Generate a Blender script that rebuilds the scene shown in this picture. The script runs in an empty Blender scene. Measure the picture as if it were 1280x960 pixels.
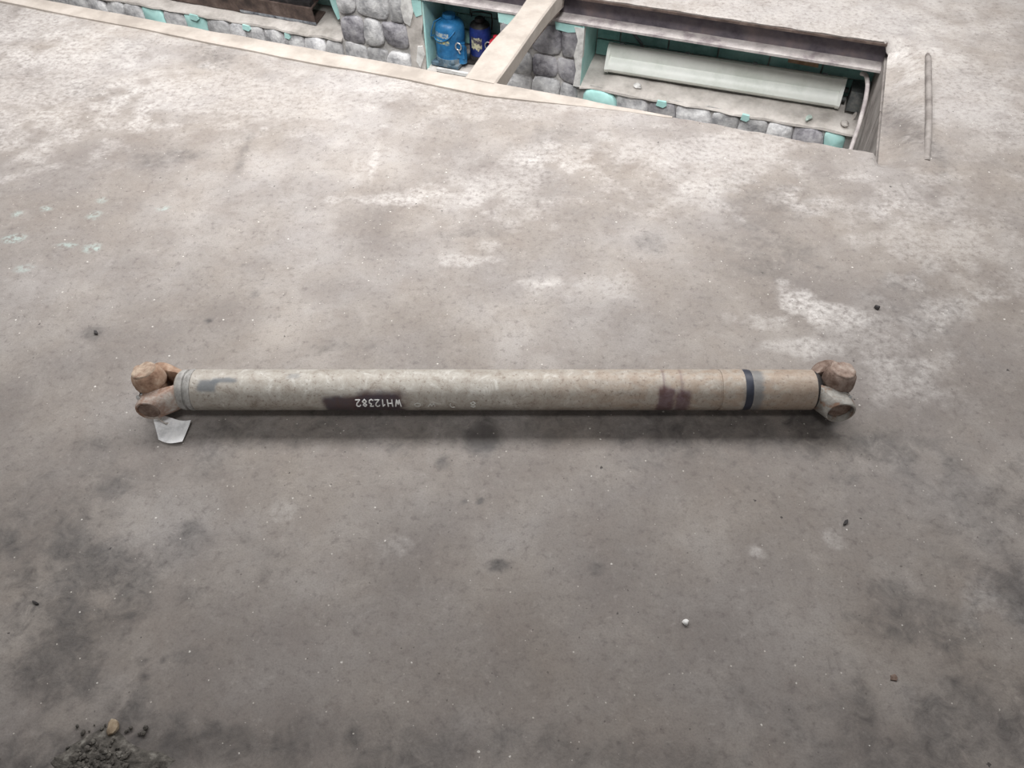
import bpy, bmesh, math, random
import numpy as np
from mathutils import Vector, Matrix

scene = bpy.context.scene
COL = scene.collection
PI = math.pi

# ------------------------------------------------------------------ camera
PITCH = math.radians(49.0)
CAM_H = 1.43
FPX = 960.0
cam_data = bpy.data.cameras.new('camera')
cam_data.sensor_width = 36.0
cam_data.lens = 36.0 * FPX / 1280.0
cam_data.clip_start = 0.05
cam = bpy.data.objects.new('camera', cam_data)
COL.objects.link(cam)
cam.location = (0, 0, CAM_H)
cam.rotation_euler = (PI / 2 - PITCH, 0, 0)
scene.camera = cam

# ------------------------------------------------------------------ light
world = bpy.data.worlds.new('overcast_sky')
scene.world = world
world.use_nodes = True
bg = world.node_tree.nodes['Background']
bg.inputs['Color'].default_value = (1.0, 0.985, 0.97, 1)
bg.inputs['Strength'].default_value = 0.23


def area(name, loc, target, sx, sy, power, color):
    d = bpy.data.lights.new(name, 'AREA')
    d.shape = 'RECTANGLE'
    d.size, d.size_y = sx, sy
    d.energy = power
    d.color = color
    o = bpy.data.objects.new(name, d)
    COL.objects.link(o)
    o.location = loc
    o.rotation_euler = (Vector(target) - Vector(loc)).to_track_quat('-Z', 'Y').to_euler()
    return o


# unseen area light added above the pit, for brightness falloff and shaft shadow
area('overhead_fill', (-0.2, 2.95, 2.45), (-0.2, 2.96, 0.0), 6.5, 1.1, 190, (1.0, 0.99, 0.98))
# unseen spot added to brighten the pit and its niches
fl = bpy.data.lights.new('pit_fill_spot', 'SPOT')
fl.energy = 760
fl.spot_size = math.radians(70)
fl.spot_blend = 1.0
fl.shadow_soft_size = 0.6
fl.color = (1.0, 0.995, 0.985)
flo = bpy.data.objects.new('pit_fill_spot', fl)
COL.objects.link(flo)
flo.location = (-0.2, 0.0, 3.9)
flo.rotation_euler = (Vector((-0.3, 4.1, -0.2)) - flo.location).to_track_quat('-Z', 'Y').to_euler()

vs = scene.view_settings
scene.display_settings.display_device = 'sRGB'
vs.view_transform = 'Standard'
vs.look = 'None'
vs.exposure = 0.03
vs.gamma = 1.0
vs.use_curve_mapping = False

# ------------------------------------------------------------------ frames
SP, CP = math.sin(PITCH), math.cos(PITCH)


def at(px, py, z=0.0):
    """point of the horizontal plane z seen at photograph pixel (px, py)"""
    a, b = (px - 640) / FPX, (py - 480) / FPX
    d = (a, CP - b * SP, -SP - b * CP)
    t = (z - CAM_H) / d[2]
    return Vector((d[0] * t, d[1] * t, z))


ANG = math.radians(-20.0)                 # the pit runs 20 degrees off the shaft
V0 = 2.5405
UX, UY = math.cos(ANG), math.sin(ANG)
PW = 0.86                                 # pit width


def pit(u, v, z=0.0):
    v += V0
    return Vector((u * UX - v * UY, u * UY + v * UX, z))


def pit_uv(x, y):
    return x * UX + y * UY, -x * UY + y * UX - V0


# ------------------------------------------------------------------ noise (numpy)
def _hash(ix, iy, s):
    n = (ix.astype(np.int64) * 374761393 + iy.astype(np.int64) * 668265263 + s * 974711) & 0x7fffffff
    n = ((n ^ (n >> 13)) * 1274126177) & 0x7fffffff
    n = n ^ (n >> 16)
    return (n & 0xffff) / 65535.0


def vnoise(x, y, s=0):
    ix, iy = np.floor(x), np.floor(y)
    fx, fy = x - ix, y - iy
    fx = fx * fx * (3 - 2 * fx)
    fy = fy * fy * (3 - 2 * fy)
    a = _hash(ix, iy, s); b = _hash(ix + 1, iy, s)
    c = _hash(ix, iy + 1, s); d = _hash(ix + 1, iy + 1, s)
    return (a + (b - a) * fx) * (1 - fy) + (c + (d - c) * fx) * fy


def fbm(x, y, o=4, s=0):
    v, amp, tot = 0, 1.0, 0
    for k in range(o):
        v = v + amp * vnoise(x * 2 ** k, y * 2 ** k, s + k * 17)
        tot += amp
        amp *= 0.55
    return v / tot


def sstep(a, b, x):
    t = np.clip((x - a) / (b - a), 0, 1)
    return t * t * (3 - 2 * t)


# ------------------------------------------------------------------ object helpers
def tag(o, label=None, cat=None, group=None, kind=None):
    if label: o['label'] = label
    if cat: o['category'] = cat
    if group: o['group'] = group
    if kind: o['kind'] = kind
    return o


def thing(name, label, cat, loc=(0, 0, 0), rot=(0, 0, 0), group=None):
    o = bpy.data.objects.new(name, None)
    COL.objects.link(o)
    o.empty_display_size = 0.05
    o.location = loc
    o.rotation_euler = rot
    return tag(o, label, cat, group)


def obj(name, bm, mat, parent=None, smooth=None, label=None):
    me = bpy.data.meshes.new(name)
    bmesh.ops.recalc_face_normals(bm, faces=bm.faces[:])
    bm.to_mesh(me)
    bm.free()
    return obj_me(name, me, mat, parent, smooth, label)


def obj_me(name, me, mat, parent=None, smooth=None, label=None):
    if mat is not None and not me.materials:
        me.materials.append(mat)
    if smooth is not None:
        me.shade_smooth()
        if smooth < 180:
            me.set_sharp_from_angle(angle=math.radians(smooth))
    o = bpy.data.objects.new(name, me)
    COL.objects.link(o)
    if parent is not None:
        o.parent = parent
    if label:
        o['label'] = label
    return o


def M_axis(origin, z):
    """matrix whose Z axis runs along z"""
    q = Vector(z).to_track_quat('Z', 'Y')
    return Matrix.Translation(origin) @ q.to_matrix().to_4x4()


def add_box(bm, lo, hi, M=None, jit=0.0, rng=None):
    vs_ = []
    for k in range(8):
        p = Vector((hi[0] if k & 1 else lo[0], hi[1] if k & 2 else lo[1], hi[2] if k & 4 else lo[2]))
        if jit:
            p += Vector((rng.uniform(-jit, jit), rng.uniform(-jit, jit), rng.uniform(-jit, jit)))
        vs_.append(bm.verts.new(M @ p if M else p))
    fs = []
    for q in ((0, 2, 3, 1), (4, 5, 7, 6), (0, 1, 5, 4), (2, 6, 7, 3), (0, 4, 6, 2), (1, 3, 7, 5)):
        fs.append(bm.faces.new([vs_[i] for i in q]))
    return vs_, fs


def bevel(bm, w, seg=2, angle=30):
    es = [e for e in bm.edges if len(e.link_faces) == 2 and e.calc_face_angle(0) > math.radians(angle)]
    bmesh.ops.bevel(bm, geom=es, offset=w, segments=seg, profile=0.5, affect='EDGES')


def add_lathe(bm, prof, n=32, M=None, cap=True):
    """profile of (z, r) about local Z"""
    rings = []
    for z, r in prof:
        ring = []
        for k in range(n):
            a = 2 * PI * k / n
            p = Vector((r * math.cos(a), r * math.sin(a), z))
            ring.append(bm.verts.new(M @ p if M else p))
        rings.append(ring)
    for r0, r1 in zip(rings, rings[1:]):
        for k in range(n):
            bm.faces.new((r0[k], r0[(k + 1) % n], r1[(k + 1) % n], r1[k]))
    if cap:
        bm.faces.new(rings[0][::-1])
        bm.faces.new(rings[-1])


def add_tube(bm, pts, r, n=8, cap=True, flat=1.0):
    pts = [Vector(p) for p in pts]
    rings = []
    prev = None
    for i, p in enumerate(pts):
        t = (pts[min(i + 1, len(pts) - 1)] - pts[max(i - 1, 0)]).normalized()
        if prev is None:
            a = Vector((0, 0, 1)) if abs(t.z) < 0.9 else Vector((1, 0, 0))
            s = t.cross(a).normalized()
        else:
            s = (prev - t * prev.dot(t)).normalized()
        prev = s
        w = t.cross(s)
        rr = r[i] if isinstance(r, (list, tuple)) else r
        rings.append([bm.verts.new(p + s * math.cos(2 * PI * k / n) * rr + w * math.sin(2 * PI * k / n) * rr * flat)
                      for k in range(n)])
    for r0, r1 in zip(rings, rings[1:]):
        for k in range(n):
            bm.faces.new((r0[k], r0[(k + 1) % n], r1[(k + 1) % n], r1[k]))
    if cap:
        bm.faces.new(rings[0][::-1])
        bm.faces.new(rings[-1])


def add_prism(bm, poly, axis_pts, M=None):
    """extrude closed 2-D polygon (y, z) along x through the given x values"""
    rings = []
    for x in axis_pts:
        rings.append([bm.verts.new((M @ Vector((x, y, z))) if M else Vector((x, y, z))) for y, z in poly])
    n = len(poly)
    for r0, r1 in zip(rings, rings[1:]):
        for k in range(n):
            bm.faces.new((r0[k], r0[(k + 1) % n], r1[(k + 1) % n], r1[k]))
    bm.faces.new(rings[0][::-1])
    bm.faces.new(rings[-1])


# ------------------------------------------------------------------ materials
def new_mat(name):
    m = bpy.data.materials.new(name)
    m.use_nodes = True
    nt = m.node_tree
    b = nt.nodes['Principled BSDF']
    return m, nt, b


def N(nt, t, **kw):
    n = nt.nodes.new(t)
    for k, v in kw.items():
        if hasattr(n, k):
            setattr(n, k, v)
        else:
            n.inputs[k.replace('_', ' ')].default_value = v
    return n


def L(nt, a, b):
    nt.links.new(a, b)


def c4(c):
    return (c[0], c[1], c[2], 1)


def noise(nt, scale, detail=4, rough=0.6, coord='Object', dist=0.0, stretch=None):
    tc = N(nt, 'ShaderNodeTexCoord')
    n = N(nt, 'ShaderNodeTexNoise')
    n.inputs['Scale'].default_value = scale
    n.inputs['Detail'].default_value = detail
    n.inputs['Roughness'].default_value = rough
    n.inputs['Distortion'].default_value = dist
    if stretch:
        mp = N(nt, 'ShaderNodeMapping')
        mp.inputs['Scale'].default_value = stretch
        L(nt, tc.outputs[coord], mp.inputs['Vector'])
        L(nt, mp.outputs['Vector'], n.inputs['Vector'])
    else:
        L(nt, tc.outputs[coord], n.inputs['Vector'])
    return n.outputs['Fac']


def ramp(nt, fac, stops):
    r = N(nt, 'ShaderNodeValToRGB')
    e = r.color_ramp.elements
    while len(e) < len(stops):
        e.new(0.5)
    for el, (p, c) in zip(e, stops):
        el.position = p
        el.color = c4(c) if not isinstance(c, (int, float)) else (c, c, c, 1)
    L(nt, fac, r.inputs['Fac'])
    return r.outputs['Color']


def mix(nt, fac, a, b, mode='MIX'):
    m = N(nt, 'ShaderNodeMix', data_type='RGBA', blend_type=mode)
    for sock, v in ((m.inputs['Factor'], fac), (m.inputs['A'], a), (m.inputs['B'], b)):
        if isinstance(v, (int, float)):
            sock.default_value = v
        elif isinstance(v, (tuple, list)):
            sock.default_value = c4(v)
        else:
            L(nt, v, sock)
    return m.outputs['Result']


def math_(nt, op, a, b=0.0, clamp=False):
    m = N(nt, 'ShaderNodeMath', operation=op, use_clamp=clamp)
    for k, v in ((0, a), (1, b)):
        if isinstance(v, (int, float)):
            m.inputs[k].default_value = v
        else:
            L(nt, v, m.inputs[k])
    return m.outputs['Value']


def bump(nt, b, h, strength=0.3, dist=0.01):
    n = N(nt, 'ShaderNodeBump')
    n.inputs['Strength'].default_value = strength
    n.inputs['Distance'].default_value = dist
    L(nt, h, n.inputs['Height'])
    L(nt, n.outputs['Normal'], b.inputs['Normal'])


def worn(name, base, dark, pale, scale=20, rough=0.7, metal=0.0, bumps=0.25, k=(0.35, 0.5, 0.68), coord='Object', rnd=0.0, bd=0.004):
    """base colour with darker grime and paler dust in cloudy patches"""
    m, nt, b = new_mat(name)
    f = noise(nt, scale, 6, 0.65, coord)
    col = ramp(nt, f, [(k[0], dark), (k[1], base), (k[2], pale)])
    g = noise(nt, scale * 6, 4, 0.6, coord)
    col = mix(nt, ramp(nt, g, [(0.35, 0.55), (0.6, 1.0)]), mix(nt, 0.45, col, dark), col)
    if rnd:
        oi = N(nt, 'ShaderNodeObjectInfo')
        v = math_(nt, 'ADD', math_(nt, 'MULTIPLY', oi.outputs['Random'], rnd), 1 - rnd / 2)
        h = N(nt, 'ShaderNodeHueSaturation')
        L(nt, v, h.inputs['Value'])
        L(nt, col, h.inputs['Color'])
        col = h.outputs['Color']
    L(nt, col, b.inputs['Base Color'])
    b.inputs['Roughness'].default_value = rough
    b.inputs['Metallic'].default_value = metal
    bump(nt, b, math_(nt, 'ADD', f, math_(nt, 'MULTIPLY', g, 0.5)), bumps, bd)
    return m


def plain(name, c, rough=0.5, metal=0.0):
    return worn(name, c, tuple(x * 0.7 for x in c), tuple(min(1, x * 1.15) for x in c), 30, rough, metal, 0.08)


# concrete floor: colours steered by a painted-on attribute (oil, dust, teal drips, painted shade and falloff) plus fine grain
def make_floor_mat():
    m, nt, b = new_mat('dirty_shaded_concrete')
    at_ = N(nt, 'ShaderNodeVertexColor', layer_name='wear')
    sep = N(nt, 'ShaderNodeSeparateColor')
    L(nt, at_.outputs['Color'], sep.inputs['Color'])
    dark, dust, teal = sep.outputs['Red'], sep.outputs['Green'], sep.outputs['Blue']
    tone = at_.outputs['Alpha']
    n1 = noise(nt, 9, 9, 0.76, dist=0.5)
    n2 = noise(nt, 55, 6, 0.65)
    n3 = noise(nt, 260, 3, 0.6)
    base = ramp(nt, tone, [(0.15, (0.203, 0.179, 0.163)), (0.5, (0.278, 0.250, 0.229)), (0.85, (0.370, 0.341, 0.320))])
    base = mix(nt, ramp(nt, n1, [(0.36, 0.45), (0.54, 0.0)]), base, (0.20, 0.168, 0.150))
    base = mix(nt, ramp(nt, n1, [(0.54, 0.0), (0.76, 0.42)]), base, (0.43, 0.395, 0.37))
    # grit
    base = mix(nt, ramp(nt, n2, [(0.30, 0.5), (0.46, 0.0)]), base, (0.12, 0.10, 0.095))
    base = mix(nt, ramp(nt, n2, [(0.58, 0.0), (0.78, 0.4)]), base, (0.46, 0.42, 0.39))
    # stains
    n4 = noise(nt, 26, 9, 0.72, dist=0.8)
    n5 = noise(nt, 2.6, 5, 0.6)
    # slow drift between bluish and brownish grime
    base = mix(nt, ramp(nt, n5, [(0.40, 0.28), (0.52, 0.0)]), base, mix(nt, 1.0, base, (0.86, 0.90, 0.98), 'MULTIPLY'))
    base = mix(nt, ramp(nt, n5, [(0.52, 0.0), (0.66, 0.25)]), base, mix(nt, 1.0, base, (0.97, 0.90, 0.80), 'MULTIPLY'))
    # small worn pits
    base = mix(nt, ramp(nt, n4, [(0.30, 0.5), (0.40, 0.0)]), base, (0.15, 0.125, 0.115))
    dsum = math_(nt, 'ADD', dark, math_(nt, 'MULTIPLY', math_(nt, 'SUBTRACT', 0.52, n4), math_(nt, 'MULTIPLY', math_(nt, 'MULTIPLY', dark, math_(nt, 'SUBTRACT', 1.0, dark)), 9.0)))
    dn = math_(nt, 'MULTIPLY', dsum, ramp(nt, n2, [(0.25, 1.0), (0.75, 0.8)]), True)
    base = mix(nt, math_(nt, 'MULTIPLY', dn, 0.92), base, (0.062, 0.056, 0.055))
    gn = math_(nt, 'MULTIPLY', dust, ramp(nt, n2, [(0.38, 0.25), (0.6, 1.0)]), True)
    base = mix(nt, gn, base, (0.60, 0.57, 0.55))
    tn = math_(nt, 'MULTIPLY', teal, ramp(nt, n2, [(0.42, 0.0), (0.58, 1.0)]), True)
    base = mix(nt, math_(nt, 'MULTIPLY', tn, 0.55), base, (0.45, 0.60, 0.57))
    # scattered pale and dark flecks
    tc = N(nt, 'ShaderNodeTexCoord')
    for sc, th, col, s in ((38, 0.10, (0.80, 0.77, 0.72), 0.7), (24, 0.085, (0.035, 0.03, 0.03), 0.85), (75, 0.14, (0.70, 0.66, 0.6), 0.6), (60, 0.13, (0.07, 0.06, 0.055), 0.6)):
        vo = N(nt, 'ShaderNodeTexVoronoi', feature='F1')
        vo.inputs['Scale'].default_value = sc
        vo.inputs['Randomness'].default_value = 1.0
        mp = N(nt, 'ShaderNodeMapping')
        mp.inputs['Location'].default_value = (sc, sc * 2, 0)
        L(nt, tc.outputs['Object'], mp.inputs['Vector'])
        L(nt, mp.outputs['Vector'], vo.inputs['Vector'])
        sc3 = N(nt, 'ShaderNodeSeparateColor')
        L(nt, vo.outputs['Color'], sc3.inputs['Color'])
        keep = math_(nt, 'GREATER_THAN', sc3.outputs['Red'], 0.74)
        size = math_(nt, 'MULTIPLY', sc3.outputs['Green'], th)
        dd = math_(nt, 'ADD', vo.outputs['Distance'], math_(nt, 'MULTIPLY', math_(nt, 'SUBTRACT', n3, 0.5), 0.22))
        spot = math_(nt, 'LESS_THAN', dd, size)
        base = mix(nt, math_(nt, 'MULTIPLY', math_(nt, 'MULTIPLY', spot, keep), s), base, col)
    base = mix(nt, ramp(nt, n3, [(0.3, 0.25), (0.55, 0.0)]), base, (0.10, 0.085, 0.08))
    L(nt, base, b.inputs['Base Color'])
    rg = ramp(nt, n1, [(0.3, 0.62), (0.7, 0.85)])
    L(nt, mix(nt, dark, rg, (0.42, 0.42, 0.42)), b.inputs['Roughness'])
    b.inputs['Specular IOR Level'].default_value = 0.35
    hsum = math_(nt, 'ADD', math_(nt, 'MULTIPLY', n1, 1.2), math_(nt, 'ADD', math_(nt, 'MULTIPLY', n2, 0.55), math_(nt, 'MULTIPLY', n3, 0.2)))
    bump(nt, b, hsum, 0.22, 0.006)
    return m


FLOOR = make_floor_mat()
LINING = worn('grey_brown_steel_lining', (0.26, 0.235, 0.22), (0.15, 0.13, 0.12), (0.36, 0.33, 0.31), 9, 0.75, 0.1, 0.2)
EDGING = worn('trowelled_cement', (0.40, 0.355, 0.315), (0.31, 0.272, 0.24), (0.48, 0.435, 0.395), 6, 0.85, 0, 0.2)
MORTAR = worn('grey_mortar', (0.44, 0.425, 0.41), (0.27, 0.26, 0.25), (0.58, 0.56, 0.54), 12, 0.9, 0, 0.5, bd=0.01)
LEDGE = worn('dusty_ledge_mortar', (0.50, 0.465, 0.435), (0.34, 0.315, 0.29), (0.62, 0.585, 0.55), 9, 0.9, 0, 0.4, bd=0.008)
STONE = worn('grey_stone', (0.52, 0.515, 0.52), (0.27, 0.27, 0.28), (0.74, 0.735, 0.73), 16, 0.85, 0, 0.55, rnd=0.55, bd=0.012)
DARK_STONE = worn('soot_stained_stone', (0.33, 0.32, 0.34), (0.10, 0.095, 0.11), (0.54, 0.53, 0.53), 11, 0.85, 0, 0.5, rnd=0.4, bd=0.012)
TEAL = worn('flaking_teal_paint', (0.42, 0.70, 0.67), (0.30, 0.54, 0.51), (0.55, 0.78, 0.75), 9, 0.75, 0, 0.3, k=(0.25, 0.5, 0.8), rnd=0.2)
TEAL_DIM = worn('grimy_teal_paint', (0.32, 0.60, 0.57), (0.15, 0.32, 0.30), (0.42, 0.68, 0.65), 8, 0.8, 0, 0.3, k=(0.3, 0.5, 0.75), rnd=0.25)
PLASTER = worn('white_plaster_edge', (0.66, 0.65, 0.63), (0.42, 0.41, 0.40), (0.8, 0.79, 0.77), 18, 0.9, 0, 0.4)
DUSTY_STEEL = worn('dusty_dark_steel', (0.17, 0.15, 0.17), (0.08, 0.07, 0.085), (0.26, 0.21, 0.21), 7, 0.6, 0.35, 0.15)
FLANGE_DUST = worn('dust_caked_flange', (0.46, 0.42, 0.41), (0.25, 0.215, 0.22), (0.60, 0.56, 0.54), 12, 0.85, 0, 0.35)
RUST_STEEL = worn('rusty_brown_steel', (0.14, 0.10, 0.085), (0.06, 0.045, 0.042), (0.25, 0.19, 0.165), 12, 0.6, 0.3, 0.2)
PALE_LIP = worn('scuffed_blue_steel', (0.33, 0.36, 0.40), (0.07, 0.07, 0.09), (0.5, 0.52, 0.55), 22, 0.5, 0.4, 0.15)
RUST = worn('orange_rust', (0.36, 0.235, 0.165), (0.20, 0.115, 0.075), (0.50, 0.38, 0.29), 38, 0.8, 0.1, 0.5)
RUST_TAN = worn('tan_rust', (0.42, 0.32, 0.245), (0.25, 0.16, 0.115), (0.58, 0.47, 0.36), 45, 0.8, 0.1, 0.5)
RUST_MID = worn('pale_brown_rust', (0.32, 0.24, 0.20), (0.18, 0.12, 0.09), (0.45, 0.38, 0.33), 45, 0.8, 0.1, 0.5)
RUST_BROWN = worn('brown_rust', (0.22, 0.155, 0.125), (0.12, 0.075, 0.055), (0.36, 0.29, 0.25), 42, 0.75, 0.15, 0.5)
YOKE_GREY = worn('grey_paint_over_rust', (0.30, 0.285, 0.26), (0.24, 0.15, 0.105), (0.50, 0.49, 0.46), 34, 0.65, 0.15, 0.4, k=(0.36, 0.46, 0.66))
YOKE_RUST = worn('rusty_yoke_steel', (0.36, 0.265, 0.22), (0.25, 0.14, 0.09), (0.52, 0.49, 0.45), 32, 0.7, 0.15, 0.4, k=(0.36, 0.48, 0.64))
COLLAR = worn('grey_weld_collar', (0.36, 0.35, 0.335), (0.20, 0.19, 0.18), (0.5, 0.49, 0.47), 40, 0.6, 0.25, 0.3)
SILVER = plain('bright_steel', (0.72, 0.72, 0.71), 0.3, 0.8)
BLACK = plain('black_rubber', (0.018, 0.02, 0.03), 0.5)
NAVY_SEAL = plain('blue_black_seal', (0.03, 0.035, 0.055), 0.5)
CHALK = plain('white_paint_marker', (0.86, 0.86, 0.85), 0.7)
CHALK_DIM = worn('faded_paint_marker', (0.60, 0.60, 0.57), (0.42, 0.41, 0.38), (0.72, 0.72, 0.7), 60, 0.8)
PAPER = plain('white_paper', (0.92, 0.92, 0.93), 0.7)
STRING = plain('pale_string', (0.66, 0.6, 0.54), 0.8)
JACK_BLUE = worn('blue_jack_paint', (0.02, 0.17, 0.40), (0.015, 0.09, 0.2), (0.06, 0.25, 0.48), 14, 0.42, 0.0, 0.1)
JACK_NAVY = worn('navy_jack_paint', (0.018, 0.04, 0.22), (0.012, 0.02, 0.1), (0.05, 0.085, 0.3), 14, 0.3, 0.0, 0.1)
JACK_FOOT = worn('grimy_blue_base', (0.10, 0.17, 0.23), (0.05, 0.07, 0.09), (0.26, 0.28, 0.28), 22, 0.7, 0.0, 0.2)
GRIME = worn('black_grime', (0.035, 0.033, 0.034), (0.015, 0.014, 0.014), (0.09, 0.08, 0.078), 25, 0.6, 0.1, 0.3)
RED = plain('red_paint', (0.55, 0.03, 0.05), 0.45)
WIRE = plain('wire_steel', (0.28, 0.30, 0.32), 0.45, 0.5)
LAMP_WHITE = worn('yellowed_diffuser', (0.87, 0.90, 0.85), (0.74, 0.78, 0.72), (0.92, 0.94, 0.90), 6, 0.45, 0, 0.05)
LAMP_BODY = plain('grey_fixture_body', (0.33, 0.34, 0.32), 0.6)
LAMP_END = worn('dark_end_cap', (0.10, 0.11, 0.11), (0.05, 0.05, 0.05), (0.2, 0.2, 0.19), 20, 0.6)
CHIP = worn('broken_brick', (0.42, 0.29, 0.19), (0.28, 0.18, 0.12), (0.52, 0.39, 0.28), 40, 0.9)
TANSTONE = worn('tan_stone', (0.33, 0.255, 0.175), (0.22, 0.16, 0.11), (0.46, 0.39, 0.3), 60, 0.9)
GRAVEL = worn('grey_gravel', (0.12, 0.108, 0.095), (0.06, 0.054, 0.047), (0.30, 0.285, 0.255), 70, 0.85, 0, 0.5, k=(0.4, 0.56, 0.74))
PEBBLE_WHITE = plain('white_pebble_stone', (0.9, 0.89, 0.87), 0.7)
DARKCHIP = plain('dark_flake', (0.035, 0.03, 0.03), 0.7)
GREENGLASS = plain('pale_green_shard', (0.45, 0.55, 0.50), 0.5)


def decal_mat(name, a, b2, scale):
    m, nt, b = new_mat(name)
    f = noise(nt, scale, 3, 0.7)
    L(nt, ramp(nt, f, [(0.42, a), (0.55, b2)]), b.inputs['Base Color'])
    b.inputs['Roughness'].default_value = 0.5
    return m


DECAL_Y = decal_mat('faded_yellow_print', (0.10, 0.22, 0.36), (0.62, 0.58, 0.24), 90)
DECAL_W = decal_mat('faded_white_print', (0.08, 0.20, 0.38), (0.42, 0.46, 0.44), 90)
DECAL_T = decal_mat('torn_label_print', (0.07, 0.06, 0.09), (0.62, 0.60, 0.42), 45)

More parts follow.
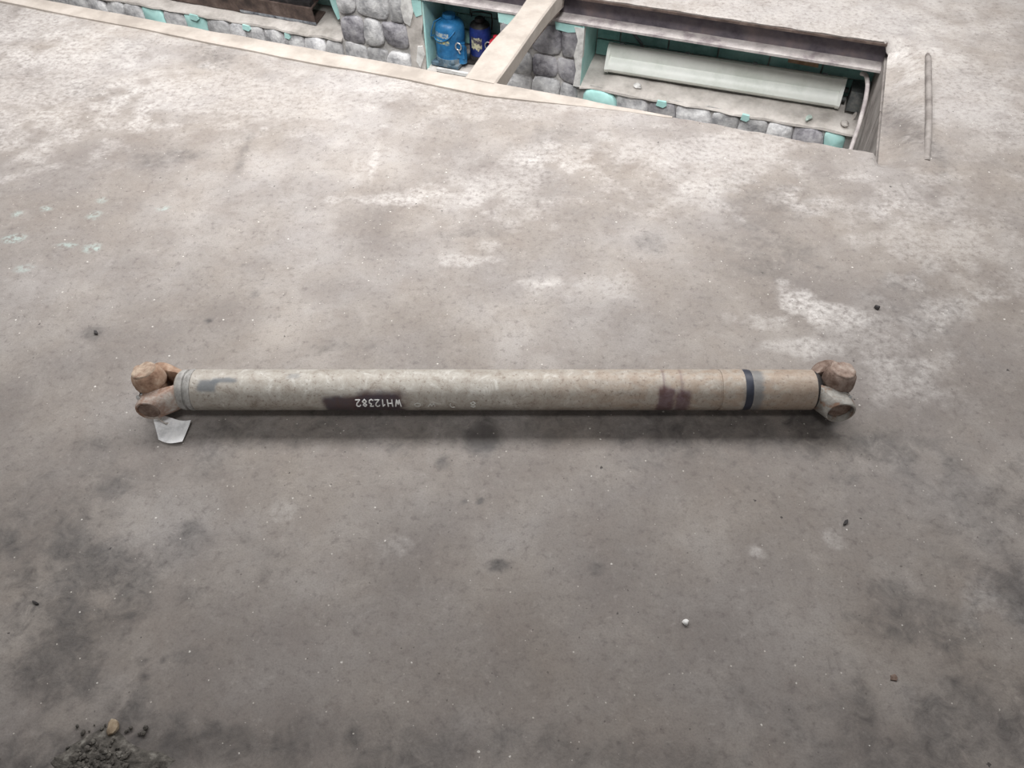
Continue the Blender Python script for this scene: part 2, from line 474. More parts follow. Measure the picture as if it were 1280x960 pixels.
# ------------------------------------------------------------------ floor (with the pit opening left out)
# (px, py, rx, ry, strength, channel 0 dark, mainly oil, plus painted shaft shade / 1 pale dust / 2 teal paint, edge raggedness)
MARKS = [
    (605, 549, 27, 21, 0.95, 0, 0.5), (552, 579, 12, 13, 0.8, 0, 0.8), (628, 706, 16, 12, 0.7, 0, 1.0),
    (142, 606, 22, 20, 0.45, 0, 0.9), (85, 735, 110, 75, 0.42, 0, 1.0), (85, 700, 55, 35, 0.35, 0, 1.1), (40, 835, 80, 30, 0.5, 0, 0.9),
    (100, 930, 110, 40, 0.55, 0, 0.9), (185, 925, 40, 40, 0.35, 0, 0.9), (95, 762, 30, 14, 0.5, 0, 1.2),
    (290, 940, 60, 22, 0.45, 0, 1.1), (1275, 740, 55, 26, 0.8, 0, 0.9), (1160, 765, 60, 40, 0.42, 0, 1.0),
    (1150, 935, 170, 50, 0.4, 0, 1.1), (1235, 640, 90, 60, 0.28, 0, 1.1), (560, 530, 360, 30, 0.30, 0, 0.8),  # the wide last mark paints in shade under the shaft, plus dirt
    (900, 540, 160, 34, 0.38, 0, 0.8), (1010, 525, 55, 22, 0.55, 0, 0.7), (1105, 560, 60, 30, 0.33, 0, 1.2), (262, 560, 40, 26, 0.35, 0, 1.0),  # first two continue the painted shade and dirt under the shaft
    (122, 415, 16, 7, 0.4, 0, 0.9), (318, 368, 6, 5, 0.6, 0, 0.8), (260, 400, 4, 3, 0.7, 0, 0.6), (303, 331, 3, 2, 0.8, 0, 0.6),
    (210, 196, 40, 8, 0.30, 0, 1.0), (270, 70, 40, 12, 0.30, 0, 1.0), (305, 190, 6, 22, 0.3, 0, 1.0), (150, 55, 30, 9, 0.2, 0, 1.0),
    (120, 115, 40, 10, 0.2, 0, 1.0), (700, 175, 60, 18, 0.2, 0, 1.1), (950, 250, 60, 25, 0.22, 0, 1.2), (420, 433, 28, 8, 0.2, 0, 1.2),
    (465, 433, 14, 8, 0.35, 0, 1.2), (960, 320, 60, 26, 0.25, 0, 1.2), (810, 305, 20, 14, 0.3, 0, 1.2), (590, 290, 50, 12, 0.18, 0, 1.2),
    (1150, 380, 60, 40, 0.2, 0, 1.2), (90, 800, 14, 7, 0.7, 0, 0.8), (45, 756, 7, 5, 0.9, 0, 0.8), (150, 905, 6, 12, 0.7, 0, 0.8),
    (180, 825, 5, 4, 0.8, 0, 0.6), (181, 841, 4, 3, 0.8, 0, 0.6), (205, 824, 4, 3, 0.7, 0, 0.6), (182, 848, 3, 3, 0.7, 0, 0.6),
    (145, 862, 3, 3, 0.8, 0, 0.6), (100, 765, 5, 5, 0.9, 0, 0.6), (122, 763, 4, 4, 0.9, 0, 0.6), (163, 770, 3, 3, 0.9, 0, 0.6),
    (440, 920, 9, 7, 0.6, 0, 0.8), (747, 711, 8, 10, 0.4, 0, 0.8), (580, 627, 4, 5, 0.8, 0, 0.8), (600, 627, 5, 4, 0.9, 0, 0.8),
    (1133, 590, 5, 6, 0.5, 0, 0.9), (1060, 770, 8, 5, 0.3, 0, 0.9), (1130, 140, 24, 55, 0.22, 0, 0.6), (1145, 160, 8, 60, 0.2, 0, 0.8),  # last two marks darken the slope at the pit end
    (60, 640, 120, 60, 0.2, 0, 1.1), (200, 690, 130, 30, 0.22, 0, 1.2), (480, 930, 200, 30, 0.2, 0, 1.2), (700, 945, 200, 22, 0.25, 0, 1.2), (1240, 900, 90, 60, 0.3, 0, 1.1), (230, 665, 30, 9, 0.25, 0, 1.2), (250, 820, 18, 12, 0.2, 0, 1.2),
    # pale
    (992, 380, 34, 22, 0.75, 1, 1.1), (1040, 395, 30, 16, 0.5, 1, 1.3), (965, 400, 40, 14, 0.55, 1, 1.3), (680, 354, 24, 9, 0.6, 1, 1.0),
    (467, 205, 5, 28, 0.5, 1, 0.5), (448, 215, 12, 26, 0.22, 1, 0.7), (480, 245, 55, 9, 0.45, 1, 1.2), (560, 250, 60, 14, 0.3, 1, 1.2), (640, 235, 60, 40, 0.3, 1, 1.2),
    (860, 200, 130, 40, 0.35, 1, 1.2), (690, 190, 60, 14, 0.3, 1, 1.0), (1010, 435, 45, 12, 0.5, 1, 1.2), (1090, 420, 80, 40, 0.25, 1, 1.3),
    (1130, 480, 70, 30, 0.35, 1, 1.3), (620, 120, 150, 26, 0.25, 1, 1.0), (320, 120, 160, 36, 0.30, 1, 1.0), (60, 100, 120, 60, 0.35, 1, 1.0), (30, 28, 60, 22, 0.45, 1, 0.9),
    (70, 70, 60, 18, 0.35, 1, 1.0), (1180, 290, 90, 60, 0.3, 1, 1.2), (1210, 120, 60, 50, 0.3, 1, 1.1), (990, 20, 220, 30, 0.35, 1, 0.9), (1140, 75, 14, 16, 0.5, 1, 0.9),
    (946, 688, 10, 8, 0.55, 1, 1.2), (1040, 672, 12, 10, 0.35, 1, 1.2), (835, 205, 10, 4, 0.4, 1, 1.0), (355, 640, 20, 10, 0.25, 1, 1.2), (860, 250, 60, 20, 0.3, 1, 1.3),
    (760, 360, 30, 20, 0.25, 1, 1.3), (590, 325, 36, 6, 0.45, 1, 1.2), (610, 305, 20, 8, 0.3, 1, 1.2), (1180, 385, 60, 16, 0.25, 1, 1.2), (1075, 260, 60, 16, 0.3, 1, 1.2),
    (495, 680, 18, 10, 0.2, 1, 1.2), (1230, 750, 36, 20, 0.25, 1, 1.2), (330, 160, 8, 4, 0.5, 1, 0.9), (80, 150, 90, 30, 0.2, 1, 1.1),
    # teal drips
    (16, 298, 10, 4, 0.9, 2, 1.0), (82, 306, 16, 4, 0.8, 2, 1.2), (116, 310, 14, 6, 0.9, 2, 1.2), (115, 268, 10, 6, 0.6, 2, 1.2),
    (57, 260, 8, 3, 0.8, 2, 1.0), (29, 336, 12, 5, 0.7, 2, 1.2), (205, 260, 8, 3, 0.9, 2, 1.0), (128, 250, 8, 4, 0.6, 2, 1.2), (20, 267, 5, 3, 0.7, 2, 1.0),
]


def floor_fields(X, Y):
    n_mid = fbm(X * 5 + 31, Y * 5 + 7, 5, 3)
    n_big = fbm(X * 1.3 + 11, Y * 1.3 + 5, 4, 9)
    n_fin = fbm(X * 28 + 3, Y * 28, 4, 21)
    ragged = fbm(X * 16 + 9, Y * 16 + 2, 5, 40) - 0.5
    ch = [np.zeros_like(X) for _ in range(3)]
    for px, py, rx, ry, s, c, rag in MARKS:
        p = at(px, py)
        dist = math.sqrt(p.x ** 2 + p.y ** 2 + CAM_H ** 2)
        sn = CAM_H / dist
        sx, sy = rx * dist / FPX, ry * dist / FPX / sn
        if c == 2:
            sx, sy = sx * 0.75, sy * 0.75
        q = ((X - p.x) / sx) ** 2 + ((Y - p.y) / sy) ** 2
        near = q < 9
        if not near.any():
            continue
        d = np.sqrt(q[near]) + ragged[near] * 2.2 * rag
        v = s * sstep(1.25, 0.35, d)
        ch[c][near] = 1 - (1 - ch[c][near]) * (1 - v)
    # dust and light falloff painted into tone: paler at pit, darker towards viewer
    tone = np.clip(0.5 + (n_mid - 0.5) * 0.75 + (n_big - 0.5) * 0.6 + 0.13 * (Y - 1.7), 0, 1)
    h = (n_mid - 0.5) * 0.005 + (n_fin - 0.5) * 0.0015
    return ch, tone, h


V_ALL, F_ALL, C_ALL = [], [], []
v_off = 0


def slab(us, rows):
    """rows: list of (v, z offset)"""
    global v_off
    us = np.asarray(us); vv = np.array([r[0] for r in rows]); zo = np.array([r[1] for r in rows])
    Ug, Vg = np.meshgrid(us, vv)
    Zo = np.repeat(zo[:, None], len(us), 1)
    X = Ug * UX - (Vg + V0) * UY
    Y = Ug * UY + (Vg + V0) * UX
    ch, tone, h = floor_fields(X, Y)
    # ragged broken edge along the pit
    edge = np.exp(-((Vg) / 0.02) ** 2) + np.exp(-((Vg - PW) / 0.02) ** 2)
    jit = (fbm(X * 14, Y * 14, 4, 77) - 0.5) * 0.016 * edge
    X = X - jit * UY; Y = Y + jit * UX
    # worn slope at the right hand end of the pit
    inside = sstep(-0.10, 0.06, Vg) * sstep(PW + 0.05, PW - 0.02, Vg)
    lip = -0.060 * sstep(0.525, 0.39, Ug) * inside * sstep(0.36, 0.39, Ug)
    quiet = 1 - 0.75 * np.exp(-((Y - 1.16) / 0.12) ** 2)
    Z = h * quiet - 0.001 + Zo + lip
    nu, nv = len(us), len(vv)
    V_ALL.append(np.stack([X.ravel(), Y.ravel(), Z.ravel()], 1))
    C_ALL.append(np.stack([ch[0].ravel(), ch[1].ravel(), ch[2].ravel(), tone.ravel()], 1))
    i = (np.arange(nv - 1)[:, None] * nu + np.arange(nu - 1)[None, :]).ravel() + v_off
    F_ALL.append(np.stack([i, i + 1, i + nu + 1, i + nu], 1))
    v_off += nu * nv


def span(*segs):
    out = []
    for a, b, st in segs:
        out += list(np.arange(a, b - 1e-6, st))
    out.append(segs[-1][1])
    return out


ug = span((-5.0, -3.2, 0.05), (-3.2, 1.9, 0.0105), (1.9, 4.2, 0.06))
slab(ug, [(v, 0) for v in span((-4.0, -2.5, 0.08), (-2.5, -0.02, 0.0085), (-0.02, 0.0, 0.005))] + [(0.002, -0.012), (0.002, -0.10)])
slab(ug, [(PW + 0.002, -0.009), (PW, -0.003)] + [(v, 0) for v in span((PW + 0.004, 2.2, 0.014), (2.2, 5.5, 0.1))])
ue = [0.392, 0.392] + span((0.393, 1.9, 0.0105), (1.9, 4.2, 0.06))
slab(span((0.392, 1.9, 0.0105), (1.9, 4.2, 0.06)), [(v, 0) for v in span((0.0, PW + 0.004, 0.012))])
Vn, Fn, Cn = np.concatenate(V_ALL), np.concatenate(F_ALL), np.concatenate(C_ALL)
me = bpy.data.meshes.new('floor')
me.vertices.add(len(Vn)); me.loops.add(len(Fn) * 4); me.polygons.add(len(Fn))
me.vertices.foreach_set('co', Vn.astype(np.float32).ravel())
me.loops.foreach_set('vertex_index', Fn.astype(np.int32).ravel())
me.polygons.foreach_set('loop_start', np.arange(0, len(Fn) * 4, 4, dtype=np.int32))
me.update(calc_edges=True)
ca = me.color_attributes.new('wear', 'FLOAT_COLOR', 'POINT')  # on the floor also holds painted shaft shade and light falloff
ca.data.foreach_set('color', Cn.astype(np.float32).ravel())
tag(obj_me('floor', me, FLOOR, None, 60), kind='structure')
del V_ALL, F_ALL, C_ALL

# ------------------------------------------------------------------ pit shell
PITROT = (0, 0, ANG)
PITLOC = pit(0, 0, 0)


def struct(name, bm, m, smooth=None):
    o = obj(name, bm, m, None, smooth)
    o.location = PITLOC
    o.rotation_euler = PITROT
    o['kind'] = 'structure'
    return o


ZB = -1.15                                  # pit bottom
bm = bmesh.new()
add_box(bm, (-5, -0.35, ZB), (4.2, -0.004, -0.07))
struct('wall_front', bm, MORTAR)
bm = bmesh.new()
add_box(bm, (-5, -0.35, ZB - 0.08), (0.8, 1.6, ZB))
struct('floor', bm, MORTAR)

# far wall: a mortar core with three niches in it; stones and painted bricks are set on it
N1, PA, N2, PB, N3 = -2.175, -1.70, -1.305, -0.895, 0.40
Z1, Z2, Z3, ZT = -0.395, -0.468, -0.412, -0.128
FV = PW + 0.022                             # mortar face
BK = PW + 0.25                              # back of the niches
bm = bmesh.new()
add_box(bm, (-5, BK, ZB), (N3, BK + 0.3, -0.022))
wall_behind = struct('wall_back', bm, MORTAR)
WALLS = []
for u0, u1, zt in ((-5, N1, Z1), (N1, PA, ZT), (PA, N2, Z2), (N2, PB, ZT), (PB, N3, Z3)):
    bm = bmesh.new()
    add_box(bm, (u0, FV, ZB), (u1, BK, zt - (0.004 if zt < -0.3 else 0)))
    WALLS.append((u0, u1, struct('wall_back', bm, MORTAR)))
bm = bmesh.new()
add_box(bm, (-5, PW + 0.075, ZT), (N3, BK, -0.022))
struct('wall_back', bm, MORTAR)


def wall_part(name, bm, m, smooth=None, label=None, behind=False):
    if behind:
        return obj(name, bm, m, wall_behind, smooth, label)
    us_ = [v.co.x for v in bm.verts]
    um = sum(us_) / len(us_)
    own = [w for a, b, w in WALLS if a <= um <= b] or [WALLS[-1][2]]
    return obj(name, bm, m, own[0], smooth, label)


# ledge screeds (with a slightly wavy front edge)
def screed(u0, u1, z, rise=0.046, m=LEDGE, over=0.02, depth=None):
    bm = bmesh.new()
    n = max(4, int((u1 - u0) / 0.05))
    r2 = random.Random(int(u0 * 100))
    prev = None
    d = BK if depth is None else PW + depth
    for k in range(n + 1):
        u = u0 + (u1 - u0) * k / n
        j, jz = r2.uniform(-0.010, 0.008), r2.uniform(-0.006, 0.004)
        c = [bm.verts.new(p) for p in ((u, FV - over + j, z - 0.013), (u, FV - over + j + 0.002, z - 0.004 + jz), (u, FV + 0.01 + j, z + 0.004 + jz),
                                       (u, d, z + rise), (u, d, z - 0.013))]
        if prev:
            for a in range(5):
                bm.faces.new((prev[a], prev[(a + 1) % 5], c[(a + 1) % 5], c[a]))
        else:
            bm.faces.new(c)
        prev = c
    bm.faces.new(prev[::-1])
    return wall_part('ledge_screed', bm, m, 50)


screed(-4.2, N1 - 0.003, Z1)
screed(PA + 0.003, N2 - 0.003, Z2, 0.009)
screed(PB + 0.003, N3 - 0.003, Z3)


# ---- coursed rubble facing, each stone its own mesh
def stones(u0, u1, z0, z1, size, seed, teal=(), dark=None):
    r = random.Random(seed)
    cells = []
    rows = max(1, round((z1 - z0) / (size * 0.92)))
    nz = lambda i, u: z0 + (z1 - z0) * i / rows + (0 if i in (0, rows) else (r.uniform(-0.13, 0.13)) * size)
    for i in range(rows):
        u = u0
        left = (u0, u0)
        zl = (nz(i, u), nz(i + 1, u))
        while u < u1 - 0.02:
            w = size * r.uniform(0.78, 1.35)
            un = u + w if u + w < u1 - size * 0.55 else u1
            last = un >= u1 - 1e-6
            sl = 0 if last else r.uniform(-0.12, 0.12) * size
            right = (un - sl, un + sl)
            zr = (nz(i, un), nz(i + 1, un))
            cells.append([(left[0], zl[0]), (right[0], zr[0]), (right[1], zr[1]), (left[1], zl[1])])
            u, left, zl = un, right, zr
    # neighbouring courses share their joints only loosely, like hand-set stone
    for poly in cells:
        cx = sum(p[0] for p in poly) / len(poly); cz = sum(p[1] for p in poly) / len(poly)
        poly = [p for a, b in zip(poly, poly[1:] + poly[:1]) for p in (a, ((a[0] + b[0]) / 2 + (((a[0] + b[0]) / 2) - cx) * 0.05, (a[1] + b[1]) / 2 + ((a[1] + b[1]) / 2 - cz) * 0.05))]
        # soften the corners
        new = []
        for k, p in enumerate(poly):
            if k % 2:
                new.append(p)
                continue
            a, b = poly[k - 1], poly[(k + 1) % len(poly)]
            t = r.uniform(0.28, 0.62)
            new += [(p[0] + (a[0] - p[0]) * t, p[1] + (a[1] - p[1]) * t),
                    (p[0] * 0.72 + (a[0] + b[0]) * 0.14, p[1] * 0.72 + (a[1] + b[1]) * 0.14) if t > 0.4 else (p[0] * 0.86 + (a[0] + b[0]) * 0.07, p[1] * 0.86 + (a[1] + b[1]) * 0.07),
                    (p[0] + (b[0] - p[0]) * t, p[1] + (b[1] - p[1]) * t)]
        poly = new
        out = r.uniform(0.012, 0.026)
        tilt_u, tilt_z = r.uniform(-0.06, 0.06), r.uniform(-0.06, 0.06)
        bm = bmesh.new()
        rings = []
        for sc, vv in ((0.965, FV + 0.006), (0.945, FV - out * 0.6), (0.84, FV - out * 0.95)):
            rg = []
            for (a, b) in poly:
                uu, zz = cx + (a - cx) * sc, cz + (b - cz) * sc
                w = 0 if vv > FV else (uu - cx) * tilt_u + (zz - cz) * tilt_z + r.uniform(-0.0025, 0.0025)
                rg.append(bm.verts.new((uu, vv + w, zz)))
            rings.append(rg)
        n = len(poly)
        for a, b in zip(rings, rings[1:]):
            for k in range(n):
                bm.faces.new((a[k], a[(k + 1) % n], b[(k + 1) % n], b[k]))
        c = bm.verts.new((cx + r.uniform(-.01, .01), FV - out, cz))
        for k in range(n):
            bm.faces.new((rings[-1][k], rings[-1][(k + 1) % n], c))
        m, lab = STONE, None
        for (tu, tz) in teal:
            if abs(cx - tu) < size * 0.5 and abs(cz - tz) < size * 0.55:
                m, lab = TEAL, 'stone painted teal'
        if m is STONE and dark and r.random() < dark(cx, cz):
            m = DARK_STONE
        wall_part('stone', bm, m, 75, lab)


stones(-4.1, N1 - 0.01, -0.80, Z1 - 0.014, 0.125, 3, teal=((-3.31, -0.49), (-3.05, -0.49)))
stones(N1 + 0.005, PA - 0.09, -0.80, ZT - 0.004, 0.135, 12, dark=lambda u, z: 0.15)
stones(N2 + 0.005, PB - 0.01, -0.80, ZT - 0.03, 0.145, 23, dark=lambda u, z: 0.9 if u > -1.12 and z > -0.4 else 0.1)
stones(PB + 0.02, N3 - 0.05, -0.80, Z3 - 0.014, 0.125, 31, teal=((-0.83, -0.47), (0.30, -0.47)), dark=lambda u, z: 0.3)
stones(PA - 0.08, N2 - 0.01, -0.80, Z2 - 0.014, 0.12, 47)


# ---- plaster pads and flakes on the niche edges (ragged plates)
def plate(pts, thick, m, name='plaster_edge', label=None, v=None, axis='v'):
    """ragged plate standing on the wall face (axis v) or on a niche side (axis u, pts are (v, z))"""
    bm = bmesh.new()
    base = FV if v is None else v
    top, bot = [], []
    for a, b in pts:
        if axis == 'v':
            top.append(bm.verts.new((a, base - thick, b))); bot.append(bm.verts.new((a, base + 0.004, b)))
        else:
            top.append(bm.verts.new((base + thick, a, b))); bot.append(bm.verts.new((base - 0.002, a, b)))
    n = len(pts)
    bm.faces.new(top); bm.faces.new(bot[::-1])
    for k in range(n):
        bm.faces.new((top[k], bot[k], bot[(k + 1) % n], top[(k + 1) % n]))
    return wall_part(name, bm, m, None, label)


# left edge of the jack niche: grey render with white and teal flakes, teal painted reveal
plate([(-1.785, -0.135), (-1.70, -0.135), (-1.702, -0.24), (-1.715, -0.30), (-1.70, -0.37), (-1.715, -0.60), (-1.79, -0.62), (-1.785, -0.4), (-1.795, -0.26)], 0.016, LEDGE, 'render_patch')
plate([(-1.80, -0.13), (-1.752, -0.13), (-1.745, -0.19), (-1.77, -0.265), (-1.80, -0.25), (-1.812, -0.18)], 0.024, PLASTER, 'plaster_flake', 'white plaster flake')
plate([(-1.75, -0.13), (-1.70, -0.13), (-1.702, -0.2), (-1.735, -0.215), (-1.748, -0.18)], 0.021, TEAL, 'paint_flake', 'teal paint flake')
plate([(-1.74, -0.36), (-1.712, -0.355), (-1.705, -0.40), (-1.735, -0.47), (-1.755, -0.44)], 0.022, PLASTER, 'plaster_flake', 'white plaster flake')
plate([(PW + 0.01, ZT), (BK, ZT), (BK, Z2 + 0.04), (PW + 0.01, Z2 - 0.02)], 0.006, TEAL, 'plaster_reveal', 'teal painted niche side', v=PA, axis='u')
# left edge of the lamp niche
plate([(-0.935, -0.14), (-0.888, -0.14), (-0.89, -0.42), (-0.925, -0.42), (-0.915, -0.34), (-0.93, -0.27), (-0.915, -0.2)], 0.024, PLASTER, 'plaster_edge', 'white plaster edge')
plate([(PW + 0.0, ZT), (BK, ZT), (BK, Z3 + 0.04), (PW + 0.0, Z3)], 0.006, TEAL, 'plaster_reveal', 'teal painted niche side', v=PB, axis='u')
# teal mortar bands and chips under the channel
for u0, u1, z0, z1 in ((-1.31, -1.14, -0.175, -0.131), (-1.03, -0.90, -0.165, -0.131)):
    plate([(u0, z1), (u1, z1 - 0.002), (u1 - 0.008, z0 + 0.004), ((u0 + u1) / 2, z0 - 0.006), (u0 + 0.006, z0)], 0.020, TEAL, 'paint_flake', 'teal paint flake')
for u, z, w in ((-0.49, -0.43, 0.05), (-0.10, -0.425, 0.04), (-2.75, -0.42, 0.05), (-2.50, -0.425, 0.035), (-3.08, -0.415, 0.06)):
    plate([(u - w / 2, z - 0.012), (u + w * 0.2, z - 0.018), (u + w / 2, z - 0.006), (u + w * 0.4, z + 0.012), (u - w * 0.4, z + 0.014)], 0.026, TEAL, 'paint_flake', 'teal paint flake')


# ---- teal painted bricks closing the backs of the niches
def brick_back(u0, u1, z0, z1, bl, bh, m, seed):
    r = random.Random(seed)
    z, row = z0, 0
    while z < z1 - 0.01:
        zt = min(z + bh, z1)
        u = u0 - (bl * 0.5 if row % 2 else 0)
        while u < u1 - 0.005:
            a, b = max(u, u0), min(u + bl, u1)
            if b - a > 0.03:
                bm = bmesh.new()
                pr = r.uniform(0.010, 0.016)
                add_box(bm, (a + 0.004, BK - pr, z + 0.004), (b - 0.004, BK + 0.01, zt - 0.004))
                bevel(bm, 0.003, 1)
                wall_part('brick', bm, m, behind=True)
            u += bl
        z, row = zt, row + 1


brick_back(PA + 0.008, N2, Z2 + 0.046, ZT, 0.145, 0.075, TEAL_DIM, 2)
brick_back(PB + 0.008, N3, Z3 + 0.046, ZT, 0.235, 0.08, TEAL_DIM, 5)
brick_back(-4.1, N1, Z1 + 0.046, ZT, 0.235, 0.08, TEAL_DIM, 8)

plate([(-2.262, -0.135), (N1 + 0.004, -0.135), (N1 + 0.004, -0.30), (-2.215, -0.325), (-2.235, -0.27)], 0.012, TEAL, 'plaster_edge', 'teal painted plaster', v=PW + 0.075)
bm = bmesh.new()
add_box(bm, (0.02, BK - 0.05, -0.236), (0.15, BK - 0.012, -0.206), None, 0.005, random.Random(3))
wall_part('brick', bm, CHIP, None, 'bare brown brick end', behind=True)
# white edging strip on the front of the jack niche
bm = bmesh.new()
add_box(bm, (-1.645, FV - 0.022, Z2 - 0.004), (-1.36, FV - 0.006, Z2 + 0.012))
bevel(bm, 0.002, 1)
wall_part('edging_strip', bm, PLASTER, None, 'white edging strip')

# right hand end wall: a grimy steel lining
bm = bmesh.new()
add_box(bm, (N3 - 0.008, 0.0, ZB), (N3 + 0.35, 1.5, -0.075))
we = struct('wall_right', bm, LINING)
for v0_, v1_, t in ((0.02, 0.44, 0.004), (0.443, PW + 0.10, 0.005)):
    bm = bmesh.new()
    add_box(bm, (N3 - 0.008 - t, v0_, -0.72), (N3 - 0.004, v1_, -0.078))
    bevel(bm, 0.001, 1)
    obj('lining_plate', bm, LINING, we)

# cement strip trowelled along the near edge of the pit
bm = bmesh.new()
r = random.Random(9)
prev = None
us = np.arange(-4.8, -0.30, 0.04)
for u in us:
    f = float(np.clip((-0.35 - u) / 0.9, 0.0, 1.0))
    hgt = 0.0025 + 0.0055 * f
    w = (0.090 - 0.016 * max(0, (-2.2 - u))) * (0.03 + 0.97 * float(np.clip((-0.30 - u) / 0.7, 0, 1))) + float(vnoise(np.array([u * 6.0]), np.array([2.0]), 5)[0] - 0.5) * 0.014
    e = float(vnoise(np.array([u * 9.0]), np.array([7.0]), 8)[0] - 0.5) * 0.010
    c = [bm.verts.new(p) for p in ((u, e + 0.006, -0.05), (u, e + 0.005, hgt - 0.004), (u, e - 0.002, hgt), (u, -w * 0.5, hgt + 0.001),
                                   (u, -w + 0.003, hgt), (u, -w, hgt - 0.002), (u, -w, -0.02))]
    if prev:
        for k in range(6):
            bm.faces.new((prev[k], prev[k + 1], c[k + 1], c[k]))
    prev = c
struct('trim_1', bm, EDGING, 50)

# ------------------------------------------------------------------ steel channel carrying the far edge
t = thing('steel_channel', 'long dark steel channel under the far rim of the pit', 'beam', pit(0, PW, 0), PITROT)
bm = bmesh.new()
add_box(bm, (-4.6, 0.058, -0.118), (0.388, 0.07, -0.006))
obj('web', bm, DUSTY_STEEL, t)
bm = bmesh.new()
add_box(bm, (-4.6, -0.002, -0.019), (0.375, 0.0585, -0.010))
bevel(bm, 0.002, 1)
obj('upper_flange', bm, RUST_STEEL, t)
bm = bmesh.new()
add_prism(bm, [(-0.004, -0.127), (0.0585, -0.127), (0.0585, -0.108), (0.02, -0.113), (-0.004, -0.117)], list(np.linspace(-4.6, 0.386, 30)))
obj('lower_flange', bm, FLANGE_DUST, t, label='lower flange caked in pale dust')

# ------------------------------------------------------------------ concrete beam bridging the pit
t = thing('cross_beam', 'pale concrete beam bridging the pit beside the blue jacks', 'beam', pit(-1.045, 0, 0), PITROT)
bm = bmesh.new()
rings = []
nb = 22
for k in range(nb + 1):
    q = k / nb
    v = -0.012 + (PW + 0.042) * q
    arch = 1 - (2 * q - 1) ** 2
    th = 0.085 - 0.024 * arch
    top = 0.0092 + 0.004 * min(1, q * 4) + 0.002 * math.sin(q * 9)
    wl = -0.072 + 0.004 * math.sin(q * 11 + 1)
    wr = 0.058 - 0.012 * q + 0.003 * math.sin(q * 8)
    pts = [(wl, top - 0.006), (wl + 0.006, top), (0, top + 0.002), (wr - 0.006, top), (wr, top - 0.006), (wr - 0.003, top - th), (wl + 0.003, top - th)]
    rings.append([bm.verts.new((a, v, b)) for a, b in pts])
for a, b in zip(rings, rings[1:]):
    for k in range(7):
        bm.faces.new((a[k], a[(k + 1) % 7], b[(k + 1) % 7], b[k]))
bm.faces.new(rings[0]); bm.faces.new(rings[-1][::-1])
obj('concrete_span', bm, EDGING, t, 40)
bm = bmesh.new()
for k in range(9):
    q = k / 8
    v = 0.03 + (PW - 0.06) * q
    th = 0.085 - 0.024 * (1 - (2 * ((v + 0.02) / (PW + 0.05)) - 1) ** 2)
    rings_ = [bm.verts.new((a, v, 0.010 - th + dz)) for a, dz in ((-0.06, 0.002), (0.044, 0.002), (0.044, -0.006), (-0.06, -0.006))]
    if k:
        for j in range(4):
            bm.faces.new((prev[j], prev[(j + 1) % 4], rings_[(j + 1) % 4], rings_[j]))
    else:
        bm.faces.new(rings_)
    prev = rings_
bm.faces.new(prev[::-1])
obj('steel_underplate', bm, RUST_STEEL, t)

# half sunk rod in the floor at the end of the pit
bm = bmesh.new()
pts = []
for k in range(19):
    q = k / 18
    pts.append(pit(0.530 - 0.003 * q + 0.0015 * math.sin(q * 5), 0.02 + 0.80 * q, 0.004 - 0.012 * (1 - min(1, q * 3)) - 0.016 * max(0, (q - 0.92) / 0.08)))
add_tube(bm, pts, 0.0115, 10)
tag(obj('steel_rod', bm, LINING, None, 60), 'dust covered steel rod half sunk in the floor at the end of the pit', 'rod')

# ------------------------------------------------------------------ things in the pit niches
# steel profile lying in the left niche
t = thing('steel_profile', 'brown open steel profile lying on the left niche ledge', 'beam', pit(-2.36, PW + 0.075, Z1 + 0.0165), PITROT)
t.rotation_euler = (math.radians(11), 0, ANG)
bm = bmesh.new()
poly = [(0, 0), (0.11, 0), (0.11, 0.006), (0.006, 0.006), (0.006, 0.084), (0.11, 0.084), (0.11, 0.09), (0, 0.09)]
add_prism(bm, poly, list(np.linspace(-1.5, 0.0, 8)))
obj('profile_wall', bm, RUST_STEEL, t)
bm = bmesh.new()
add_box(bm, (-0.46, -0.003, 0.0), (0.002, 0.001, 0.013))
obj('scuffed_lip', bm, PALE_LIP, t, label='scuffed bluish lower lip')
bm = bmesh.new()
add_box(bm, (-1.5, 0.012, 0.0905), (-0.01, 0.05, 0.112))
obj('grime_bar', bm, GRIME, t, label='black grimy bar on top')


